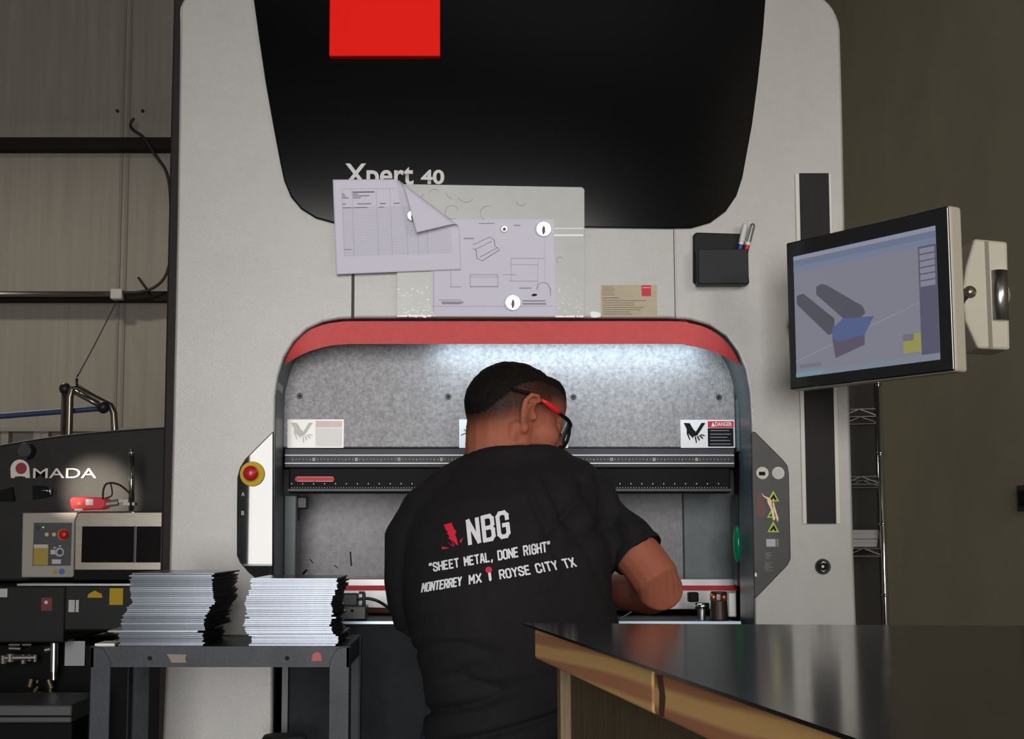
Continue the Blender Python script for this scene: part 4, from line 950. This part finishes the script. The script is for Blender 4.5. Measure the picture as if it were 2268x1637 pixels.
L.new(tn.outputs['Fac'], cr.inputs[0]); L.new(cr.outputs[0], mx.inputs[6]); L.new(m2.outputs[0], mx.inputs[0]); L.new(mx.outputs[2], bs.inputs['Base Color'])
bs.inputs['Roughness'].default_value = .58; bs.inputs['Specular IOR Level'].default_value = .18
# hair shell from the scalp polygons
hv = near_head & (hairy > .02) & ~ear
pv = [tuple(p.vertices) for p in me.polygons]
faces = [p for p in pv if all(hv[i] for i in p)]
ids = sorted({i for p in faces for i in p}); remap = {i: k for k, i in enumerate(ids)}
vv = []
for i in ids:
    p = Vector(co[i]); h = hairy[i]
    n_ = noise.noise(p*140)*.0016+noise.noise(p*45)*.0016
    top = max(0, min(1, (u_[i]-.05)/.06))
    vv.append(p+Vector(no[i])*(.0003+h*(.0025+.0065*top)+n_*h))
hm = bpy.data.meshes.new('hair'); hm.from_pydata(vv, [], [[remap[i] for i in p] for p in faces])
person = link_mesh('person', me, sk, None, smooth=True)
tag(person, 'person in a black printed T-shirt, back to us, looking down to the right', 'person')
link_mesh('hair', hm, mat('hair_dark', (.009, .007, .006), .75, 0, 90, .5, .6, 500, spec=.15), person, smooth=True)
# shirt folds
nv = len(sm.vertices); co = np.empty(nv*3); sm.vertices.foreach_get('co', co); co = co.reshape(-1, 3)
no = np.empty(nv*3); sm.vertices.foreach_get('normal', no); no = no.reshape(-1, 3)
out = co.copy()
def ridge(v): return 1-abs(v)
for i in range(nv):
    x, y, z = co[i]
    low = max(0, min(1, (1.06-z)/.15)); hi = max(0, min(1, (z-1.10)/.12)); rt = max(0, min(1, (x-.05)/.15))
    # sagging, curved folds low on the back; steep folds under the right shoulder; diagonal pull lines
    wq = noise.noise(Vector((x*3, y*3, z*3)))*.35
    a_ = noise.noise(Vector((x*1.6+wq, y*1.5, z*17-x*5.0+wq*2)))
    b_ = noise.noise(Vector((x*20+z*8+wq, y*3, z*1.6+5)))
    c_ = noise.noise(Vector((x*4-z*11+wq*2, 3.3, z*2.5+x*4)))
    cr = lambda v: max(0, 1-abs(v)*3.2)**1.5            # narrow creases
    dsp = -(1-.85*max(0, min(1, (z-1.30)/.05)))*(low*cr(a_)*.016+hi*rt*cr(b_)*.013+(1-low)*rt*cr(c_)*.012)+.004*noise.noise(Vector((x*6, y*6, z*6)))
    out[i] += no[i]*dsp
sm.vertices.foreach_set('co', out.ravel()); sm.update()
M_shirt = mat('shirt_black', (.0125, .0118, .0135), .85, 0, 30, .2, .25, 900, spec=.25)
bvh = BVHTree.FromPolygons([Vector(v) for v in out], [tuple(p.vertices) for p in sm.polygons])
shirt = link_mesh('shirt', sm, M_shirt, person, smooth=True)
b = MB()
for L_, idx in ((sh_r, -1),):
    P_, r_ = pts3(L_); ax = (P_[-1]-P_[-2]).normalized(); b.tube([P_[-1]-ax*.012, P_[-1]-ax*.006, P_[-1]+ax*.002], [r_[-1]-.001, r_[-1]+.0005, r_[-1]-.001], 32, cap=False)
b.build('sleeve_hem', M_shirt, shirt, smooth=True)
# printed back: strokes laid onto the cloth
GL = {'N': [[(0, 0), (0, 2), (1, 0), (1, 2)]], 'B': [[(0, 0), (0, 2), (.75, 2), (1, 1.75), (1, 1.25), (.8, 1.03), (0, 1.03)], [(.8, 1.03), (1, .8), (1, .25), (.75, 0), (0, 0)]],
 'G': [[(1, 1.45), (1, 1.75), (.75, 2), (.25, 2), (0, 1.75), (0, .25), (.25, 0), (.75, 0), (1, .25), (1, .95), (.55, .95)]],
 'S': [[(1, 1.5), (1, 1.75), (.75, 2), (.25, 2), (0, 1.75), (0, 1.3), (1, .7), (1, .25), (.75, 0), (.25, 0), (0, .25), (0, .5)]],
 'H': [[(0, 0), (0, 2)], [(1, 0), (1, 2)], [(0, 1), (1, 1)]], 'E': [[(.9, 2), (0, 2), (0, 0), (.9, 0)], [(0, 1.03), (.75, 1.03)]], 'T': [[(0, 2), (1, 2)], [(.5, 2), (.5, 0)]],
 'M': [[(0, 0), (0, 2), (.5, .8), (1, 2), (1, 0)]], 'A': [[(0, 0), (.35, 2), (.65, 2), (1, 0)], [(.15, .6), (.85, .6)]], 'L': [[(0, 2), (0, 0), (.85, 0)]], ',': [[(.2, .2), (.05, -.3)]],
 'D': [[(0, 0), (0, 2), (.7, 2), (1, 1.7), (1, .3), (.7, 0), (0, 0)]], 'O': [[(.25, 0), (0, .25), (0, 1.75), (.25, 2), (.75, 2), (1, 1.75), (1, .25), (.75, 0), (.25, 0)]],
 'R': [[(0, 0), (0, 2), (.75, 2), (1, 1.75), (1, 1.2), (.75, .95), (0, .95)], [(.55, .95), (1, 0)]], 'I': [[(.15, 0), (.15, 2)]], '"': [[(.1, 2.05), (.0, 1.6)], [(.5, 2.05), (.4, 1.6)]],
 'Y': [[(0, 2), (.5, 1), (1, 2)], [(.5, 1), (.5, 0)]], 'X': [[(0, 0), (1, 2)], [(0, 2), (1, 0)]], 'C': [[(1, 1.45), (1, 1.75), (.75, 2), (.25, 2), (0, 1.75), (0, .25), (.25, 0), (.75, 0), (1, .25), (1, .55)]]}
camp = Vector((0, 0, EYE))
def onshirt(px, py, lift=.0012):
    t_ = W(px, py, 2.6); dr = (t_-camp).normalized(); h = bvh.ray_cast(camp, dr)
    return h[0]-dr*lift if h[0] else W(px, py, 2.69)
def width(ch): return {' ': .75, 'I': .3, ',': .3, '"': .55}.get(ch, 1.0)
def print_text(bm_, text, quad, stroke, gap=.42):
    BL, TL, TR, BR = [Vector(v) for v in quad]
    tot = sum(width(c) for c in text)+gap*(len(text)-1); x = 0
    ww = stroke
    def mp(gx, gy): s = gx/tot; t_ = gy/2; return (BL*(1-s)+BR*s)*(1-t_)+(TL*(1-s)+TR*s)*t_
    asp = ((BR-BL).length/tot)/((TL-BL).length/2)
    for ch in text:
        for pl in GL.get(ch, []):
            for (a_, b_) in zip(pl, pl[1:]):
                A_, B_ = Vector(a_), Vector(b_)
                d_ = Vector(((B_-A_).x*asp, (B_-A_).y)); l_ = d_.length
                if l_ < 1e-6: continue
                d_ /= l_; n_ = Vector((-d_.y, d_.x))*ww/2; A2 = Vector((A_.x*asp, A_.y))-d_*ww*.35; B2_ = Vector((B_.x*asp, B_.y))+d_*ww*.35
                kk = max(1, int(l_/.25)); rows_ = []
                for i in range(kk+1):
                    c = A2+(B2_-A2)*i/kk
                    rows_.append([bm_.verts.new(onshirt(*mp(x+(c+sg*n_).x/asp, (c+sg*n_).y))) for sg in (-1, 1)])
                for r0, r1 in zip(rows_, rows_[1:]): bm_.faces.new((r0[0], r0[1], r1[1], r1[0]))
        x += width(ch)+gap
M_print = mat('print_white', (.80, .82, .88), .7); M_printr = mat('print_red', (.72, .012, .05), .7)
b = MB(); print_text(b.bm, 'NBG', ((1041, 1204), (1036, 1154), (1121, 1134), (1127, 1186)), .36, .62)
print_text(b.bm, '"SHEET METAL, DONE RIGHT"', ((953, 1266), (951, 1249), (1217, 1200), (1219, 1220)), .42, .5)
def seg3(f0, f1, txt):
    BL, TL, TR, BR = Vector((934, 1311)), Vector((937, 1293)), Vector((1268, 1236)), Vector((1276, 1254))
    l_ = lambda p, r, t: tuple(p*(1-t)+r*t)
    print_text(b.bm, txt, (l_(BL, BR, f0), l_(TL, TR, f0), l_(TL, TR, f1), l_(BL, BR, f1)), .42, .5)
for f0, f1, t_ in ((0, .255, 'MONTERREY'), (.31, .385, 'MX'), (.51, .705, 'ROYSE'), (.75, .885, 'CITY'), (.93, 1, 'TX')): seg3(f0, f1, t_)
b.build('back_print', M_print, shirt)
b = MB()
def patch(bm_, pts, center=None):
    c = center or (sum(p[0] for p in pts)/len(pts), sum(p[1] for p in pts)/len(pts)); cv = bm_.verts.new(onshirt(*c, .0014)); vs_ = [bm_.verts.new(onshirt(*p, .0014)) for p in pts]
    for i in range(len(vs_)): bm_.faces.new((cv, vs_[i], vs_[(i+1) % len(vs_)]))
z6 = lambda L_: [(820+x/2.4176, 960+y/2.4176) for x, y in L_]
z7 = lambda L_: [(850+x/3.089, 720+y/3.089) for x, y in L_]
patch(b.bm, z7([(410, 1367), (464, 1351), (482, 1400), (446, 1414), (428, 1408)])); patch(b.bm, z7([(440, 1410), (484, 1396), (497, 1412), (484, 1440), (452, 1446), (432, 1428)]))
patch(b.bm, z7([(452, 1440), (486, 1432), (497, 1456), (511, 1514), (478, 1482), (442, 1460)]))
for pl in ([(381, 606), (426, 613), (386, 621)], [(412, 583), (452, 604), (444, 606)], [(430, 574), (454, 596), (448, 598)], [(484, 591), (479, 573), (498, 558)]): patch(b.bm, z6(pl))
b.build('bolt_print', M_printr, shirt)
b = MB(); patch(b.bm, arc(1082.5, 1262.5, 7.2, 7.2, 0, 345, 23)); b.build('pin_print', M_printr, shirt)
b = MB(); patch(b.bm, [(1081, 1269), (1087, 1268), (1089, 1284), (1086, 1288), (1083, 1285)]); b.build('pin_stem_print', M_print, shirt)
# trousers, shoes
t_ = MB(); t_.loft([ringfrom(cxh, 2.80, .62, .16, .105), ringfrom(cxh, 2.80, .70, .165, .110), ringfrom(cxh, 2.80, .80, .150, .105), ringfrom(cxh, 2.80, .84, .145, .10)])
for L_ in legs: t_.limb([Vector(v[:3]) for v in L_], [v[3]+.014 for v in L_])
tm = evaluated(t_.mesh('trousers'), [('REMESH', dict(mode='VOXEL', voxel_size=.008)), ('SMOOTH', dict(factor=.5, iterations=6))])
link_mesh('trousers', tm, mat('denim', (.012, .018, .045), .8, 0, 60, .3), person, smooth=True)
for s in (-1, 1):
    k = MB(); k.limb([(cxh+s*.11, 2.78, .055), (cxh+s*.12, 2.87, .05), (cxh+s*.13, 2.95, .042)], [.052, .05, .042]); k.box(cxh+s*.12-.045, cxh+s*.12+.045, 2.74, 2.99, .002, .03)
    km = evaluated(k.mesh('shoe'), [('REMESH', dict(mode='VOXEL', voxel_size=.006)), ('SMOOTH', dict(factor=.5, iterations=4))]); link_mesh('shoe', km, mat('boot_brown', (.05, .03, .018), .6), person, smooth=True)
# safety glasses
gl = MB()
def Hs(L_): return [H(*p) for p in L_]
tmp = [(-.050, .0765, .030), (-.030, .0800, .031), (-.010, .0835, .033), (.012, .0825, .028), (.040, .0790, .022), (.066, .0735, .016)]
for s in (-1, 1): gl.tube(catmull(Hs([(a_, s*b_, c_) for a_, b_, c_ in tmp]), 4), .0032, 8)
rim = [(.066, .0735, .016), (.084, .064, .014), (.102, .042, .012), (.113, .014, .010), (.113, -.014, .010), (.102, -.042, .012), (.084, -.064, .014), (.066, -.0735, .016)]
gl.tube(catmull(Hs(rim), 4), .0038, 8)
low_ = [(.094, .052, .012), (.103, .044, -.004), (.104, .042, -.022), (.097, .048, -.036), (.086, .058, -.040)]
for s in (-1, 1): gl.tube(catmull(Hs([(a_, s*b_, c_) for a_, b_, c_ in low_]), 4), .0034, 8)
go_ = gl.build('safety_glasses', M_blackm, person, smooth=True)
ls = MB()
for s in (-1, 1):
    up_ = Hs([(.070, s*.0725, .012), (.084, s*.064, .012), (.102, s*.042, .010), (.112, s*.014, .008)]); dn = Hs([(.073, s*.071, -.004), (.084, s*.061, -.026), (.097, s*.045, -.038), (.108, s*.014, -.026)])
    ls.loft([up_, dn], cap=False, closed=False)
ls.build('lens', mat('lens_smoke', (.35, .40, .42), .05, trans=.85), go_, smooth=True)
for s in (-1, 1): MB().tube(Hs([(.010, s*.0835, .029), (.022, s*.0832, .0265), (.048, s*.0800, .0205), (.056, s*.0770, .018)]), [.003, .0048, .0062, .0050], 10).build('red_temple', mat('temple_red', (.70, .015, .02), .35), go_, smooth=True)
